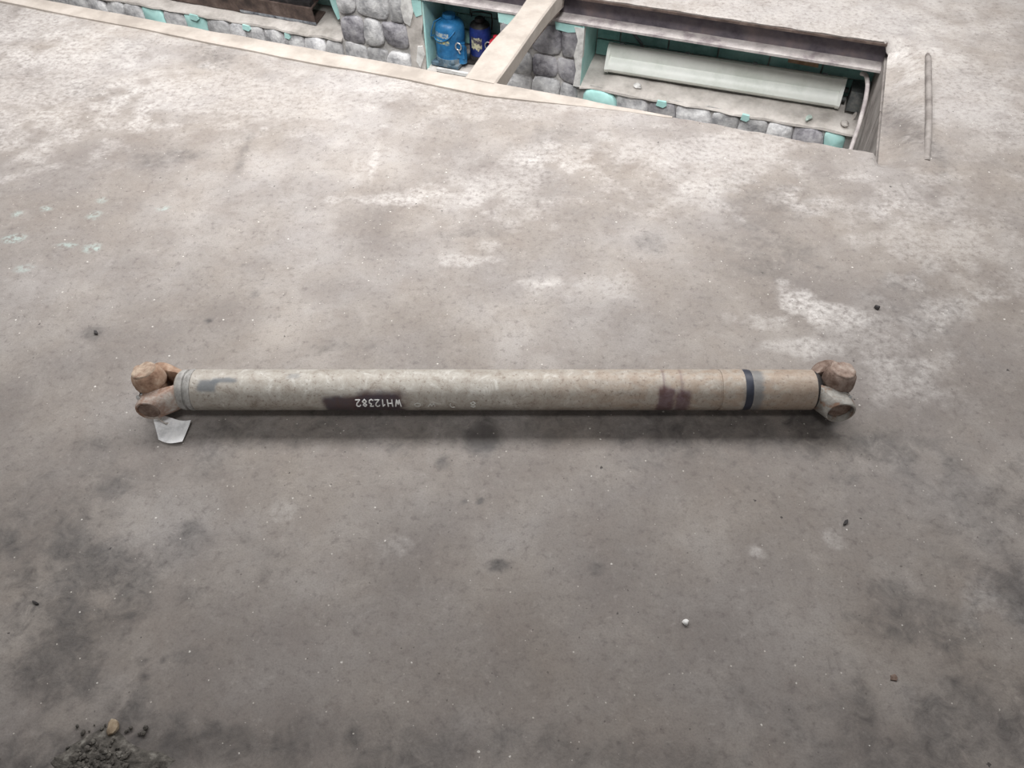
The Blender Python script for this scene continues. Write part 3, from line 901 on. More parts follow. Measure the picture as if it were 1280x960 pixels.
# bottle jacks
def jack(name, label, u, v, z, r, h, paint, foot, seed, spin):
    t = thing(name, label, 'jack', pit(u, v, z), (0, 0, ANG + spin), None)
    bm = bmesh.new()
    add_box(bm, (-r * 1.02, -r * 1.05, 0), (r * 1.0, r * 1.0, 0.016))
    bevel(bm, 0.008, 2)
    add_lathe(bm, [(0.012, r * 1.06), (0.03, r * 1.05), (0.038, r * 1.03)], 32)
    obj('base', bm, foot, t, 40)
    bm = bmesh.new()
    add_lathe(bm, [(0.034, r * 0.98), (0.048, r * 0.985), (0.052, r), (h * 0.72, r), (h * 0.80, r * 0.985), (h * 0.87, r * 0.93), (h * 0.93, r * 0.78), (h * 0.955, r * 0.6), (h * 0.965, r * 0.42)], 40)
    obj('reservoir', bm, paint, t, 50)
    bm = bmesh.new()
    add_lathe(bm, [(h * 0.95, r * 0.40), (h * 1.0, r * 0.40), (h * 1.005, r * 0.46), (h * 1.06, r * 0.46), (h * 1.075, r * 0.40), (h * 1.08, r * 0.2)], 8 if seed == 1 else 20)
    obj('ram_nut', bm, paint if seed == 1 else GRIME, t, 30)
    # pump housing on the side
    bm = bmesh.new()
    Mx = Matrix.Translation((r * 1.02, -r * 0.30, 0.0))
    add_lathe(bm, [(0.016, r * 0.31), (h * 0.38, r * 0.31), (h * 0.42, r * 0.27), (h * 0.43, r * 0.2), (h * 0.52, r * 0.2), (h * 0.53, r * 0.12)], 20, Mx)
    obj('pump_housing', bm, paint, t, 40)
    bm = bmesh.new()
    add_box(bm, (r * 0.75, -r * 0.62, h * 0.20), (r * 1.32, -r * 0.50, h * 0.50))
    bevel(bm, 0.005, 2)
    obj('pump_bracket', bm, paint, t, 40)
    # ring of the release rod
    bm = bmesh.new()
    cx, cz, rr = r * 0.98, h * 0.50, 0.0155
    c0 = Vector((cx, -r * 0.80, cz))
    add_tube(bm, [c0 + Vector((math.cos(a) * rr, 0.0, math.sin(a) * rr * 1.15)) for a in np.linspace(0, 2 * PI, 25)], 0.0034, 8)
    add_tube(bm, [c0 + Vector((0, 0, -rr * 1.15)), c0 + Vector((0.004, 0.004, -rr * 2.2)), c0 + Vector((0.002, 0.02, -rr * 2.9))], 0.004, 8)
    obj('release_ring', bm, SILVER, t, 60, 'bright steel ring')
    bm = bmesh.new()
    Mz = M_axis((r * 0.55, -r * 0.86, 0.028), (0.35, -1, 0))
    add_lathe(bm, [(-0.01, 0.011), (0.012, 0.011), (0.014, 0.007)], 12, Mz)
    obj('release_screw', bm, foot, t, 40)
    return t


def curved_patch(t, name, r, a0, a1, z0, z1, m, label, seed):
    rr = random.Random(seed)
    bm = bmesh.new()
    n = 12
    lo, hi = [], []
    for k in range(n + 1):
        a = a0 + (a1 - a0) * k / n
        x, y = r * math.sin(a), -r * math.cos(a)
        lo.append(bm.verts.new((x, y, z0 + rr.uniform(-1, 1) * (z1 - z0) * 0.14)))
        hi.append(bm.verts.new((x, y, z1 + rr.uniform(-1, 1) * (z1 - z0) * 0.06)))
    for k in range(n):
        bm.faces.new((lo[k], lo[k + 1], hi[k + 1], hi[k]))
    obj(name, bm, m, t, 60, label)


ZJ = Z2 + 0.0065
jk = jack('bottle_jack', 'big bright blue bottle jack with wire bail in the middle niche', -1.606, 0.965, ZJ + 0.004, 0.074, 0.222, JACK_BLUE, JACK_FOOT, 1, -0.05)
curved_patch(jk, 'print_band', 0.0747, -0.75, 0.35, 0.145, 0.168, DECAL_W, 'faded pale print', 1)
curved_patch(jk, 'print_band', 0.0747, -0.75, 0.40, 0.112, 0.132, DECAL_Y, 'faded yellow print', 2)
bm = bmesh.new()
pts = [Vector((-0.03, -0.03, 0.222)), Vector((-0.062, -0.045, 0.205)), Vector((-0.074, -0.055, 0.16)), Vector((-0.076, -0.06, 0.138))]
for k in range(13):
    a = -1.15 + 1.95 * k / 12
    pts.append(Vector((0.0785 * math.sin(a), -0.0785 * math.cos(a), 0.133 - 0.012 * math.sin(k / 12 * PI) + 0.05 * (k / 12) ** 3)))
add_tube(bm, pts, 0.003, 6)
obj('wire_bail', bm, JACK_BLUE, jk, 60)
jk2 = jack('bottle_jack', 'smaller dark navy bottle jack with black top and torn label', -1.468, 1.024, ZJ + 0.004, 0.054, 0.198, JACK_NAVY, GRIME, 2, 0.1)
curved_patch(jk2, 'torn_label', 0.0556, -0.62, 0.42, 0.075, 0.135, DECAL_T, 'torn black and cream label', 5)
bm = bmesh.new()
add_lathe(bm, [(0.176, 0.050), (0.188, 0.044), (0.196, 0.03)], 24)
obj('grime_collar', bm, GRIME, jk2, 40)
bm = bmesh.new()
add_tube(bm, [(-0.05, 0.03, 0.20), (-0.048, 0.034, 0.222), (0.0, 0.036, 0.226), (0.052, 0.034, 0.222), (0.056, 0.03, 0.19), (0.056, 0.02, 0.15)], 0.0035, 6)
obj('wire_handle', bm, GRIME, jk2, 60)
t = thing('red_canister', 'red canister mostly hidden behind the concrete beam', 'canister', pit(-1.348, 0.935, ZJ + 0.004), PITROT)
bm = bmesh.new()
add_lathe(bm, [(0, 0.034), (0.006, 0.037), (0.135, 0.037), (0.155, 0.032), (0.164, 0.02)], 28)
obj('body', bm, RED, t, 45)
bm = bmesh.new()
add_lathe(bm, [(0.162, 0.014), (0.180, 0.014), (0.182, 0.01)], 16)
obj('cap', bm, RED, t, 40)

# fluorescent fitting leaning in the right niche
LU0, LU1 = -0.80, 0.285
t = thing('lamp_fitting', 'long dusty white fluorescent lamp fitting lying in the right niche', 'lamp', pit(0, 0.990, Z3 + 0.035), (0, 0, ANG + 0.026))
tilt = math.radians(27)                       # the face leans back


def lp(y, z):                                 # y out of the face, z up the face
    return (-y * math.cos(tilt) + z * math.sin(tilt), z * math.cos(tilt) + y * math.sin(tilt))


W_ = 0.128
prof = []
for a, b in ((0.0, 0.0), (0.022, 0.002), (0.034, 0.010), (0.038, 0.024), (0.034, 0.050), (0.025, 0.060), (0.022, 0.067), (0.030, 0.078), (0.039, 0.104), (0.034, 0.119), (0.022, 0.126), (0.0, 0.128)):
    prof.append(lp(a, b))
bm = bmesh.new()
add_prism(bm, prof, list(np.linspace(LU0 + 0.012, LU1 - 0.012, 14)))
obj('diffuser', bm, LAMP_WHITE, t, 40)
bm = bmesh.new()
add_prism(bm, [lp(a, b) for a, b in ((0.004, -0.003), (0.004, 0.131), (-0.004, 0.131), (-0.035, 0.105), (-0.035, 0.025), (-0.004, -0.003))], [LU0 + 0.004, LU1 - 0.004])
obj('housing', bm, LAMP_BODY, t)
for u0, u1, m in ((LU0, LU0 + 0.016, LAMP_WHITE), (LU1 - 0.016, LU1, LAMP_WHITE)):
    bm = bmesh.new()
    add_prism(bm, [lp(a, b) for a, b in ((-0.036, 0.022), (0.0, -0.004), (0.024, -0.001), (0.037, 0.008), (0.041, 0.024), (0.041, 0.104), (0.036, 0.121), (0.023, 0.129), (0.0, 0.132), (-0.036, 0.108))], [u0, u1])
    bevel(bm, 0.002, 1)
    obj('end_cap', bm, m, t, 40)
for u in (-0.74, -0.43, -0.12, 0.19):
    bm = bmesh.new()
    add_prism(bm, [lp(a, b) for a, b in ((-0.012, 0.126), (-0.012, 0.137), (0.012, 0.137), (0.024, 0.131), (0.022, 0.126))], [u - 0.010, u + 0.010])
    bevel(bm, 0.0015, 1)
    obj('clip', bm, WIRE, t)
bm = bmesh.new()
for s in (0, 1):
    p = lp(-0.015, 0.04 + 0.04 * s)
    add_tube(bm, [(LU1 - 0.002, p[0], p[1]), (LU1 + 0.022, p[0], p[1])], 0.012, 10)
obj('cable_gland', bm, LAMP_END, t, 60)

bm = bmesh.new()
add_box(bm, (-0.012, -0.06, 0), (0.045, 0.05, 0.09))
bevel(bm, 0.01, 2)
o = tag(obj('ballast_box', bm, LAMP_END, None, 40), 'black box in the shadow at the right end of the lamp fitting', 'box')
o.location = pit(0.326, 1.03, Z3 + 0.044); o.rotation_euler = PITROT

bm = bmesh.new()
add_tube(bm, [pit(-0.80, BK - 0.03, -0.145), pit(-0.76, BK - 0.06, -0.17), pit(-0.70, BK - 0.055, -0.215), pit(-0.66, BK - 0.03, -0.27), pit(-0.65, BK - 0.022, -0.33)], 0.007, 8)
tag(obj('cable', bm, WIRE, None, 60), 'short grey cable hanging behind the left end of the lamp fitting', 'cable')

r = random.Random(20)


def rock(name, label, cat, loc, size, m, seed, flat=0.7, group=None, link=True):
    rr = random.Random(seed)
    bm = bmesh.new()
    bmesh.ops.create_icosphere(bm, subdivisions=2, radius=1)
    ph = [rr.uniform(0, 6) for _ in range(6)]
    for v in bm.verts:
        p = v.co
        k = 1 + 0.18 * math.sin(3 * p.x + ph[0]) + 0.15 * math.sin(4 * p.y + ph[1]) + 0.12 * math.sin(5 * p.z + ph[2] + 2 * p.x)
        v.co = Vector((p.x * size[0] * k, p.y * size[1] * k, max(p.z * k, -0.55) * size[2]))
    zmin = min(v.co.z for v in bm.verts)
    for v in bm.verts:
        v.co.z -= zmin
    o = obj(name, bm, m, None, 50)
    o.location = loc
    o.rotation_euler = (0, 0, rr.uniform(0, 6))
    return tag(o, label, cat, group)


def shard(name, label, cat, loc, sx, sy, th, m, seed, tilt=(0, 0), group=None):
    rr = random.Random(seed)
    bm = bmesh.new()
    n = 7
    top, bot = [], []
    for k in range(n):
        a = 2 * PI * k / n + rr.uniform(-0.3, 0.3)
        q = rr.uniform(0.6, 1.0)
        top.append(bm.verts.new((math.cos(a) * sx * q * 0.94, math.sin(a) * sy * q * 0.94, th + rr.uniform(0, th * 0.3))))
        bot.append(bm.verts.new((math.cos(a) * sx * q, math.sin(a) * sy * q, 0)))
    bm.faces.new(top); bm.faces.new(bot[::-1])
    for k in range(n):
        bm.faces.new((top[k], bot[k], bot[(k + 1) % n], top[(k + 1) % n]))
    o = obj(name, bm, m, None)
    o.location = loc
    o.rotation_euler = (tilt[0], tilt[1], rr.uniform(0, 6))
    return tag(o, label, cat, group)


rock('pale_pebble', 'pale flat pebble on the ledge below the lamp fitting', 'pebble', pit(-0.625, 0.915, Z3 + 0.014), (0.025, 0.016, 0.010), PLASTER, 4)
shard('green_shard', 'pale green shard on the ledge near the right end of the lamp', 'shard', pit(0.17, 0.905, Z3 + 0.013), 0.036, 0.018, 0.005, GREENGLASS, 6)
rock('mortar_crumb', 'grey mortar crumb on the ledge right of the green shard', 'rubble', pit(0.325, 0.90, Z3 + 0.012), (0.022, 0.016, 0.013), LEDGE, 8)
shard('leaning_shard', 'grey slate shard leaning in the right corner of the pit niche', 'shard', pit(0.362, 0.965, Z3 + 0.03), 0.018, 0.03, 0.005, LEDGE, 9, (math.radians(75), 0))

# bent pipe against the end plates
bm = bmesh.new()
pts = [pit(0.331, 0.985, -0.20), pit(0.344, 0.93, -0.175), pit(0.358, 0.86, -0.185), pit(0.364, 0.78, -0.225), pit(0.362, 0.68, -0.29), pit(0.352, 0.56, -0.37), pit(0.348, 0.46, -0.45), pit(0.352, 0.4, -0.58), pit(0.354, 0.36, -0.75)]
q = []
for i in range(len(pts) - 1):
    for k in range(4):
        q.append(pts[i].lerp(pts[i + 1], k / 4))
q.append(pts[-1])
for _ in range(2):
    q = [q[0]] + [(q[i - 1] + q[i] * 2 + q[i + 1]) / 4 for i in range(1, len(q) - 1)] + [q[-1]]
add_tube(bm, q, 0.009, 10)
tag(obj('bent_pipe', bm, FLANGE_DUST, None, 60), 'bent grey pipe running down the steel end wall of the pit', 'pipe')

# ------------------------------------------------------------------ driveshaft
AY, AZ, TR = 1.169, 0.065, 0.0477
XL, XR = -0.831, 0.751                      # centres of the two joints
ds = thing('driveshaft', 'long rusty grey vehicle driveshaft lying across the concrete floor', 'driveshaft', (0, AY, 0))
AX = Vector((0, 0, AZ))


def tube_mat():
    m, nt, b = new_mat('weathered_tube_paint')
    at_ = N(nt, 'ShaderNodeVertexColor', layer_name='wear')
    sep = N(nt, 'ShaderNodeSeparateColor')
    L(nt, at_.outputs['Color'], sep.inputs['Color'])
    n1 = noise(nt, 26, 8, 0.78, dist=0.5)
    n2 = noise(nt, 140, 4, 0.65)
    base = ramp(nt, n1, [(0.33, (0.25, 0.212, 0.178)), (0.45, (0.37, 0.336, 0.295)), (0.55, (0.42, 0.392, 0.352)), (0.66, (0.58, 0.56, 0.52))])
    base = mix(nt, sep.outputs['Blue'], base, ramp(nt, n1, [(0.3, (0.29, 0.215, 0.165)), (0.7, (0.43, 0.36, 0.295))]))
    base = mix(nt, ramp(nt, n2, [(0.32, 0.6), (0.43, 0.0)]), base, (0.15, 0.105, 0.08))
    base = mix(nt, ramp(nt, n2, [(0.62, 0.0), (0.75, 0.5)]), base, (0.55, 0.53, 0.48))
    base = mix(nt, sep.outputs['Red'], base, mix(nt, ramp(nt, n1, [(0.4, 0.0), (0.6, 1.0)]), (0.085, 0.05, 0.05), (0.062, 0.052, 0.068)))
    base = mix(nt, sep.outputs['Green'], base, (0.155, 0.165, 0.175))
    base = mix(nt, at_.outputs['Alpha'], base, mix(nt, ramp(nt, n1, [(0.42, 0.0), (0.6, 1.0)]), (0.11, 0.058, 0.055), (0.17, 0.115, 0.13)))
    L(nt, base, b.inputs['Base Color'])
    b.inputs['Roughness'].default_value = 0.55
    b.inputs['Metallic'].default_value = 0.15
    bump(nt, b, math_(nt, 'ADD', n1, math_(nt, 'MULTIPLY', n2, 0.6)), 0.25, 0.003)
    return m


TUBE = tube_mat()


def tx(px):                                  # pixel column to metres along the shaft
    return at(px, 487, AZ).x


def turned(name, prof, n=96, mat=TUBE, label=None, smooth=35):
    """surface of revolution about the shaft axis, with wear painted by place; prof = (x, r)"""
    P = np.array(prof)
    ang = np.linspace(0, 2 * PI, n, endpoint=False)
    X = np.repeat(P[:, 0][:, None], n, 1); R = np.repeat(P[:, 1][:, None], n, 1)
    A = np.repeat(ang[None, :], len(P), 0)
    co = np.stack([X.ravel(), (-R * np.cos(A)).ravel(), (R * np.sin(A)).ravel() + AZ], 1)
    i = np.arange(len(P) - 1)[:, None] * n; k = np.arange(n)[None, :]
    F = np.stack([(i + k).ravel(), (i + (k + 1) % n).ravel(), (i + n + (k + 1) % n).ravel(), (i + n + k).ravel()], 1)
    faces = F.tolist() + [list(range(n))[::-1], list(range((len(P) - 1) * n, len(P) * n))]
    me = bpy.data.meshes.new(name)
    me.from_pydata(co.tolist(), [], faces)
    E = np.degrees((A + PI) % (2 * PI) - PI)      # elevation: 0 = towards the viewer side, 90 = top
    w = np.zeros((len(co), 4))
    wob = fbm(X * 60, E / 14 + 5, 4, 3) - 0.5

    def patch(x0, x1, e0, e1, soft_x, soft_e, s=1.0):
        d = sstep(x0 - soft_x, x0 + soft_x, X + wob * soft_x * 2) * sstep(x1 + soft_x, x1 - soft_x, X + wob * soft_x * 2)
        return (s * d * sstep(e0 - soft_e, e0 + soft_e, E + wob * soft_e * 1.5) * sstep(e1 + soft_e, e1 - soft_e, E + wob * soft_e * 1.5)).ravel()
    # dark brown smear under the number
    w[:, 0] = np.clip(patch(tx(409), tx(503), -70, 30, 0.008, 8, 0.95) + patch(tx(452), tx(508), -70, 46, 0.016, 11, 0.8), 0, 1)
    # bluish grey blotches near the left end
    w[:, 1] = np.clip(patch(tx(257), tx(280), 44, 76, 0.006, 6, 0.9) + patch(tx(275), tx(303), 68, 84, 0.008, 5, 0.9)
                      + patch(tx(366), tx(380), 82, 100, 0.006, 6, 0.5) + patch(tx(933), tx(947), -90, 130, 0.007, 20, 0.75)
                      + patch(tx(923), tx(930), -90, 60, 0.004, 20, 0.4), 0, 1)
    # rust tint towards the right end and along the crown
    w[:, 2] = np.clip(sstep(tx(560), tx(860), X).ravel() * (0.35 + 0.65 * sstep(-0.2, 0.2, wob).ravel())
                      + patch(tx(960), tx(1010), -90, 140, 0.02, 20, 0.4), 0, 1)
    # purple primer band
    w[:, 3] = np.clip(patch(tx(818), tx(838), -90, 55, 0.004, 10, 0.95) + patch(tx(840), tx(858), -90, 46, 0.006, 12, 0.9)
                      + patch(tx(824), tx(827), 30, 130, 0.002, 20, 0.6) + patch(tx(846), tx(849), 30, 130, 0.003, 20, 0.5), 0, 1)
    ca = me.color_attributes.new('wear', 'FLOAT_COLOR', 'POINT')
    ca.data.foreach_set('color', w.astype(np.float32).ravel())
    bmx = bmesh.new(); bmx.from_mesh(me)
    bmesh.ops.recalc_face_normals(bmx, faces=bmx.faces[:]); bmx.to_mesh(me); bmx.free()
    return obj_me(name, me, mat, ds, smooth, label)


xs = list(np.arange(tx(246), tx(895), 0.0045))
turned('tube', [(tx(246), TR - 0.002), (tx(246) + 0.002, TR)] + [(x, TR) for x in xs[1:]] + [(tx(895), TR), (tx(895) + 0.001, TR - 0.002)], 120)
turned('weld_collar', [(tx(228), TR * 0.80), (tx(229), TR * 0.93), (tx(231), TR * 0.985), (tx(236.5), TR * 0.99), (tx(237.5), TR * 0.90), (tx(239.5), TR * 0.89), (tx(240.5), TR * 1.0),
                       (tx(243.5), TR * 1.02), (tx(246), TR * 1.0), (tx(247), TR * 0.9)], 80, COLLAR)
s0, s1, s2 = tx(894.5), tx(897.5), tx(926)
turned('slip_sleeve', [(s0, TR * 0.9), (s0 + 0.001, TR * 0.955), (s1, TR * 0.955), (s1 + 0.001, TR * 1.0)] + [(x, TR * 1.005) for x in np.arange(s1 + 0.003, s2 - 0.002, 0.0045)] + [(s2 - 0.001, TR * 1.0), (s2, TR * 0.96)])
turned('seal_ring', [(tx(925), TR * 0.9), (tx(925.5), TR * 0.985), (tx(928), TR * 1.0), (tx(932), TR * 1.0), (tx(935), TR * 0.975), (tx(936), TR * 0.9)], 80, NAVY_SEAL, 'blue black seal ring')
s3, s4 = tx(934.5), tx(1014)
turned('outer_sleeve', [(s3, TR * 0.92), (s3 + 0.001, TR * 0.985)] + [(x, TR * 0.99) for x in np.arange(s3 + 0.003, s4 - 0.003, 0.0045)] + [(s4 - 0.0015, TR * 0.985), (s4, TR * 0.93)])


def hull(bm, pts, smooth=1):
    vs_ = [bm.verts.new(p) for p in pts]
    res = bmesh.ops.convex_hull(bm, input=vs_)
    junk = [g for g in res['geom_interior'] if isinstance(g, bmesh.types.BMVert)]
    bmesh.ops.delete(bm, geom=list(set(junk)), context='VERTS')


def ear_pts(xb, cx, side, r_boss, y_in, y_out, ring_r):
    """hull points of one yoke ear; side -1 = towards the viewer"""
    pts = []
    for k in range(17):
        a = math.radians(-78 + 156 * k / 16)
        y, z = ring_r * math.cos(a), ring_r * math.sin(a)
        if y > 0.012:
            pts.append(Vector((xb, side * y, AZ + z * 0.92)))
    sgn = 1 if cx > xb else -1
    for k in range(11):                          # a thinner neck keeps the shoulder concave looking
        a = math.radians(-60 + 120 * k / 10)
        pts.append(Vector((xb + sgn * 0.012, side * ring_r * math.cos(a) * 1.02, AZ + ring_r * math.sin(a) * 0.95)))
    for k in range(28):
        a = 2 * PI * k / 28
        for y, rr in ((y_in, r_boss * 0.95), (y_out - 0.004, r_boss), (y_out, r_boss * 0.93)):
            pts.append(Vector((cx + rr * math.cos(a), side * y, AZ - 0.003 + rr * math.sin(a))))
    return pts


def bored(me_obj, cuts):
    """bore round holes: cuts = (origin, axis, radius, length); returns a plain mesh"""
    for o, ax, rr, ln in cuts:
        bm = bmesh.new()
        add_lathe(bm, [(0, rr), (ln, rr)], 32, M_axis(o, ax))
        bmesh.ops.recalc_face_normals(bm, faces=bm.faces[:])
        cm = bpy.data.meshes.new('cut'); bm.to_mesh(cm); bm.free()
        co = bpy.data.objects.new('cut', cm); COL.objects.link(co)
        md = me_obj.modifiers.new('bore', 'BOOLEAN'); md.object = co; md.operation = 'DIFFERENCE'; md.solver = 'EXACT'
    # evaluated with the parent at the shaft, cutters in the same frame
    for o in list(COL.objects):
        if o.name.startswith('cut'):
            o.parent = ds
    dg = bpy.context.evaluated_depsgraph_get(); dg.update()
    nm = bpy.data.meshes.new_from_object(me_obj.evaluated_get(dg))
    me_obj.modifiers.clear()
    old = me_obj.data; me_obj.data = nm
    for o in list(COL.objects):
        if o.name.startswith('cut'):
            bpy.data.objects.remove(o)
    nm.shade_smooth(); nm.set_sharp_from_angle(angle=math.radians(38))


def yoke(xb, cx, base_prof, mats, front_hole, label, rb=0.0315, rh=0.0255, yo=0.063):
    sgn = 1 if cx > xb else -1
    bm = bmesh.new()
    Mx = M_axis((0, 0, AZ), (1, 0, 0))
    add_lathe(bm, base_prof, 56, Mx)
    yk = obj('yoke', bm, mats[0], ds, 40, label)
    for side, depth in ((-1, front_hole), (1, 0.006)):
        bm = bmesh.new()
        hull(bm, ear_pts(xb, cx, side, rb, 0.031 if side < 0 else 0.047, yo, TR * 0.93))
        e = obj('yoke_ear', bm, mats[1] if side < 0 else mats[2], yk, 38)
        bored(e, [(Vector((cx, side * (yo + 0.009), AZ - 0.003)), (0, -side, 0), rh, 0.009 + depth)])
    return yk


def joint(cx, lean, mats, cap_front_depth, label):
    j = thing('universal_joint', None, None, (0, 0, 0))
    j.parent = ds
    c = Vector((cx, 0, AZ))
    up = Vector((lean[0], lean[1], 1)).normalized()
    side = Vector((0, 1, 0)).cross(up).normalized()
    bm = bmesh.new()
    add_lathe(bm, [(-0.046, 0.016), (0.046, 0.016)], 20, M_axis(c, (0, 1, 0)))
    add_lathe(bm, [(-0.038, 0.017), (-0.03, 0.021), (0.03, 0.021), (0.038, 0.017)], 24, M_axis(c, up))
    bmesh.ops.create_icosphere(bm, subdivisions=3, radius=0.0255, matrix=Matrix.Translation(c))
    obj('cross_body', bm, mats[3], j, 40)
    # thrust caps standing free above and below
    for s, z1 in ((1, 0.065), (-1, 0.055)):
        for nm, prof, m in (('bearing_cap', [(0.014, 0.024), (0.018, 0.0315), (0.022, 0.0355), (0.030, 0.0362), (0.040, 0.0360), (0.046, 0.0352), (0.052, 0.0335), (z1 - 0.008, 0.0310), (z1 - 0.004, 0.0280), (z1 - 0.004, 0.01)], mats[3]),
                            ('cap_face', [(z1 - 0.006, 0.0285), (z1 - 0.002, 0.0282), (z1, 0.0265), (z1 + 0.0008, 0.022), (z1 - 0.0002, 0.019), (z1 + 0.0014, 0.012), (z1 + 0.0016, 0.004)], mats[4])):
            bm = bmesh.new()
            add_lathe(bm, prof, 40, M_axis(c, up * s))
            for v in bm.verts:
                q = v.co - c
                v.co += q.normalized() * (0.0012 * math.sin(q.x * 190 + q.y * 130) + 0.0009 * math.sin(q.y * 260 - q.z * 170) + 0.0005 * math.sin(q.x * 520 + q.z * 430))
            obj(nm, bm, m, j, 55)
    return j, c, up


YL = yoke(tx(229), XL, [(tx(225), TR * 0.62), (tx(226), TR * 0.86), (tx(228.5), TR * 0.95), (tx(231), TR * 0.96)], (YOKE_GREY, YOKE_RUST, RUST), 0.003, None)
YR = yoke(tx(1016), XR, [(tx(1013), TR * 0.90), (tx(1015), TR * 0.93), (tx(1017), TR * 0.90), (tx(1021), TR * 0.80), (tx(1024), TR * 0.55)], (GRIME, YOKE_GREY, RUST_BROWN), 0.016, None, 0.035, 0.0295, 0.068)
jl, cl, ul = joint(XL, (-0.20, 0.10), (None, None, None, RUST, RUST_TAN), 0, None)
jr, cr, ur = joint(XR, (0.10, 0.10), (None, None, None, RUST_BROWN, RUST_MID), 0, None)
# end discs of the journal cups inside the ears
for j, cx, y, m, lab in ((jl, XL, -0.0585, RUST_BROWN, None), (jl, XL, 0.058, RUST_BROWN, None), (jr, XR, -0.0525, RUST_BROWN, 'brown sunken cap'), (jr, XR, 0.058, RUST_BROWN, None)):
    bm = bmesh.new()
    s = 1 if y > 0 else -1
    k = 1.15 if lab else 1.0
    add_lathe(bm, [(0.0, 0.0245 * k), (0.012, 0.0245 * k), (0.0145, 0.023 * k), (0.015, 0.020), (0.0138, 0.012), (0.0146, 0.005)], 32, M_axis((cx, y - s * 0.012, AZ - 0.003), (0, s, 0)))
    obj('bearing_cap', bm, m, j, 35, lab)


def nipple(j, p, d):
    d = Vector(d).normalized()
    bm = bmesh.new()
    add_lathe(bm, [(-0.006, 0.0065), (0.003, 0.0065), (0.0035, 0.0045), (0.010, 0.0045), (0.012, 0.006), (0.015, 0.006), (0.017, 0.003)], 10, M_axis(p, d))
    obj('grease_nipple', bm, SILVER, j, 40, 'bright grease nipple')
    bm = bmesh.new()
    add_lathe(bm, [(-0.004, 0.0105), (0.0015, 0.0105), (0.002, 0.0095)], 14, M_axis(p, d))
    obj('nipple_seat', bm, GRIME, j, 40)


nipple(jl, cl + Vector((-0.016, -0.033, 0.016)), (-0.4, -0.75, 0.5))
nipple(jr, cr + Vector((0.014, -0.034, 0.017)), (0.3, -0.8, 0.5))

# ------------------------------------------------------------------ hand painted number on the tube (read from the far side)
GLY = {
    'W': [[(0, 1), (.25, 0), (.5, .7), (.72, 0), (1, 1)]],
    'H': [[(.05, 1), (.1, 0)], [(.85, 1), (.9, 0)], [(.08, .5), (.88, .52)]],
    '1': [[(.2, .7), (.55, 1), (.5, 0)]],
    '2': [[(.1, .75), (.25, .97), (.6, 1), (.82, .8), (.7, .5), (.1, .03), (.95, .05)]],
    '3': [[(.1, .95), (.75, .98), (.45, .6), (.82, .42), (.75, .1), (.4, 0), (.05, .12)]],
    '8': [[(.5, .52), (.15, .75), (.45, 1), (.8, .78), (.5, .52), (.12, .25), (.45, 0), (.85, .25), (.5, .52)]],
    'o': [[(.5, 1), (.1, .7), (.1, .25), (.5, 0), (.9, .3), (.9, .7), (.5, 1)]],
    'n': [[(.0, .9), (.15, .1), (.45, .8), (.6, .15), (1, .9)]],
    'c': [[(.1, .9), (.6, 1), (.9, .6), (.8, .2)]],
}


def lettering(chars, e_mid, h, gw, m, name, wd):
    """chars: (glyph, pixel column of its centre); strokes hug the tube, tops pointing down the near side"""
    bm = bmesh.new()
    R = TR + 0.0004
    for ch, px in chars:
        for st in GLY[ch]:
            dense = []
            for (a, b) in zip(st, st[1:]):
                for k in range(6):
                    dense.append((a[0] + (b[0] - a[0]) * k / 6, a[1] + (b[1] - a[1]) * k / 6))
            dense.append(st[-1])
            pts = []
            for gx, gy in dense:
                x = tx(px) - (gx - 0.5) * gw
                e = math.radians(e_mid) - (gy - 0.5) * h / R
                pts.append(Vector((x, -R * math.cos(e), AZ + R * math.sin(e))))
            add_tube(bm, pts, wd, 6)
    return obj(name, bm, m, ds, 60)


lettering([('W', 500.5), ('H', 490.5), ('1', 482), ('2', 475), ('3', 467.5), ('8', 459.5), ('2', 451.5)], 9, 0.021, 0.0125, CHALK, 'painted_number', 0.0016)['label'] = 'white hand painted number'
lettering([('o', 524)], 2, 0.012, 0.016, CHALK_DIM, 'painted_mark', 0.0011)
lettering([('n', 541)], 2, 0.014, 0.016, CHALK_DIM, 'painted_mark', 0.0010)
lettering([('c', 567)], 2, 0.018, 0.014, CHALK_DIM, 'painted_mark', 0.0010)
lettering([('8', 592)], 3, 0.019, 0.016, CHALK_DIM, 'painted_mark', 0.0011)
for nm in [o for o in ds.children if o.name.startswith('painted_mark')]:
    nm['label'] = 'faded white hand painted mark'

# ------------------------------------------------------------------ paper tag tied to the left joint
pt = thing('paper_tag', 'white paper tag tied to the left joint of the driveshaft', 'tag', at(218, 540))
corner = [at(194, 526.5, 0.0), at(241, 530, 0.0), at(229, 554, 0.0), at(214, 555.5, 0.0), at(199, 551, 0.0)]
ctr = at(218, 540)
bm = bmesh.new()
nx_, ny_ = 10, 6
tl, tr_, br, bl = corner[0] - ctr, corner[1] - ctr, corner[2] - ctr, corner[4] - ctr
gridv = []
for layer in (0.0, 0.0007):
    g = []
    for i in range(ny_ + 1):
        q = i / ny_
        row = []
        for k in range(nx_ + 1):
            p = k / nx_
            P = tl.lerp(tr_, p).lerp(bl.lerp(br, p), q)
            if q > 0.5:
                P.y -= 0.006 * math.sin(p * PI) * (q - 0.5) * 2
            P.y += 0.004 * math.sin(p * PI * 2) * (1 - q)
            P.z = 0.004 + 0.012 * (1 - q) ** 1.6 + 0.002 * math.sin(p * 5 + q * 3) + layer
            row.append(bm.verts.new(P))
        g.append(row)
    gridv.append(g)
for li, g in enumerate(gridv):
    for i in range(ny_):
        for k in range(nx_):
            bm.faces.new((g[i][k], g[i][k + 1], g[i + 1][k + 1], g[i + 1][k]))
a, b = gridv
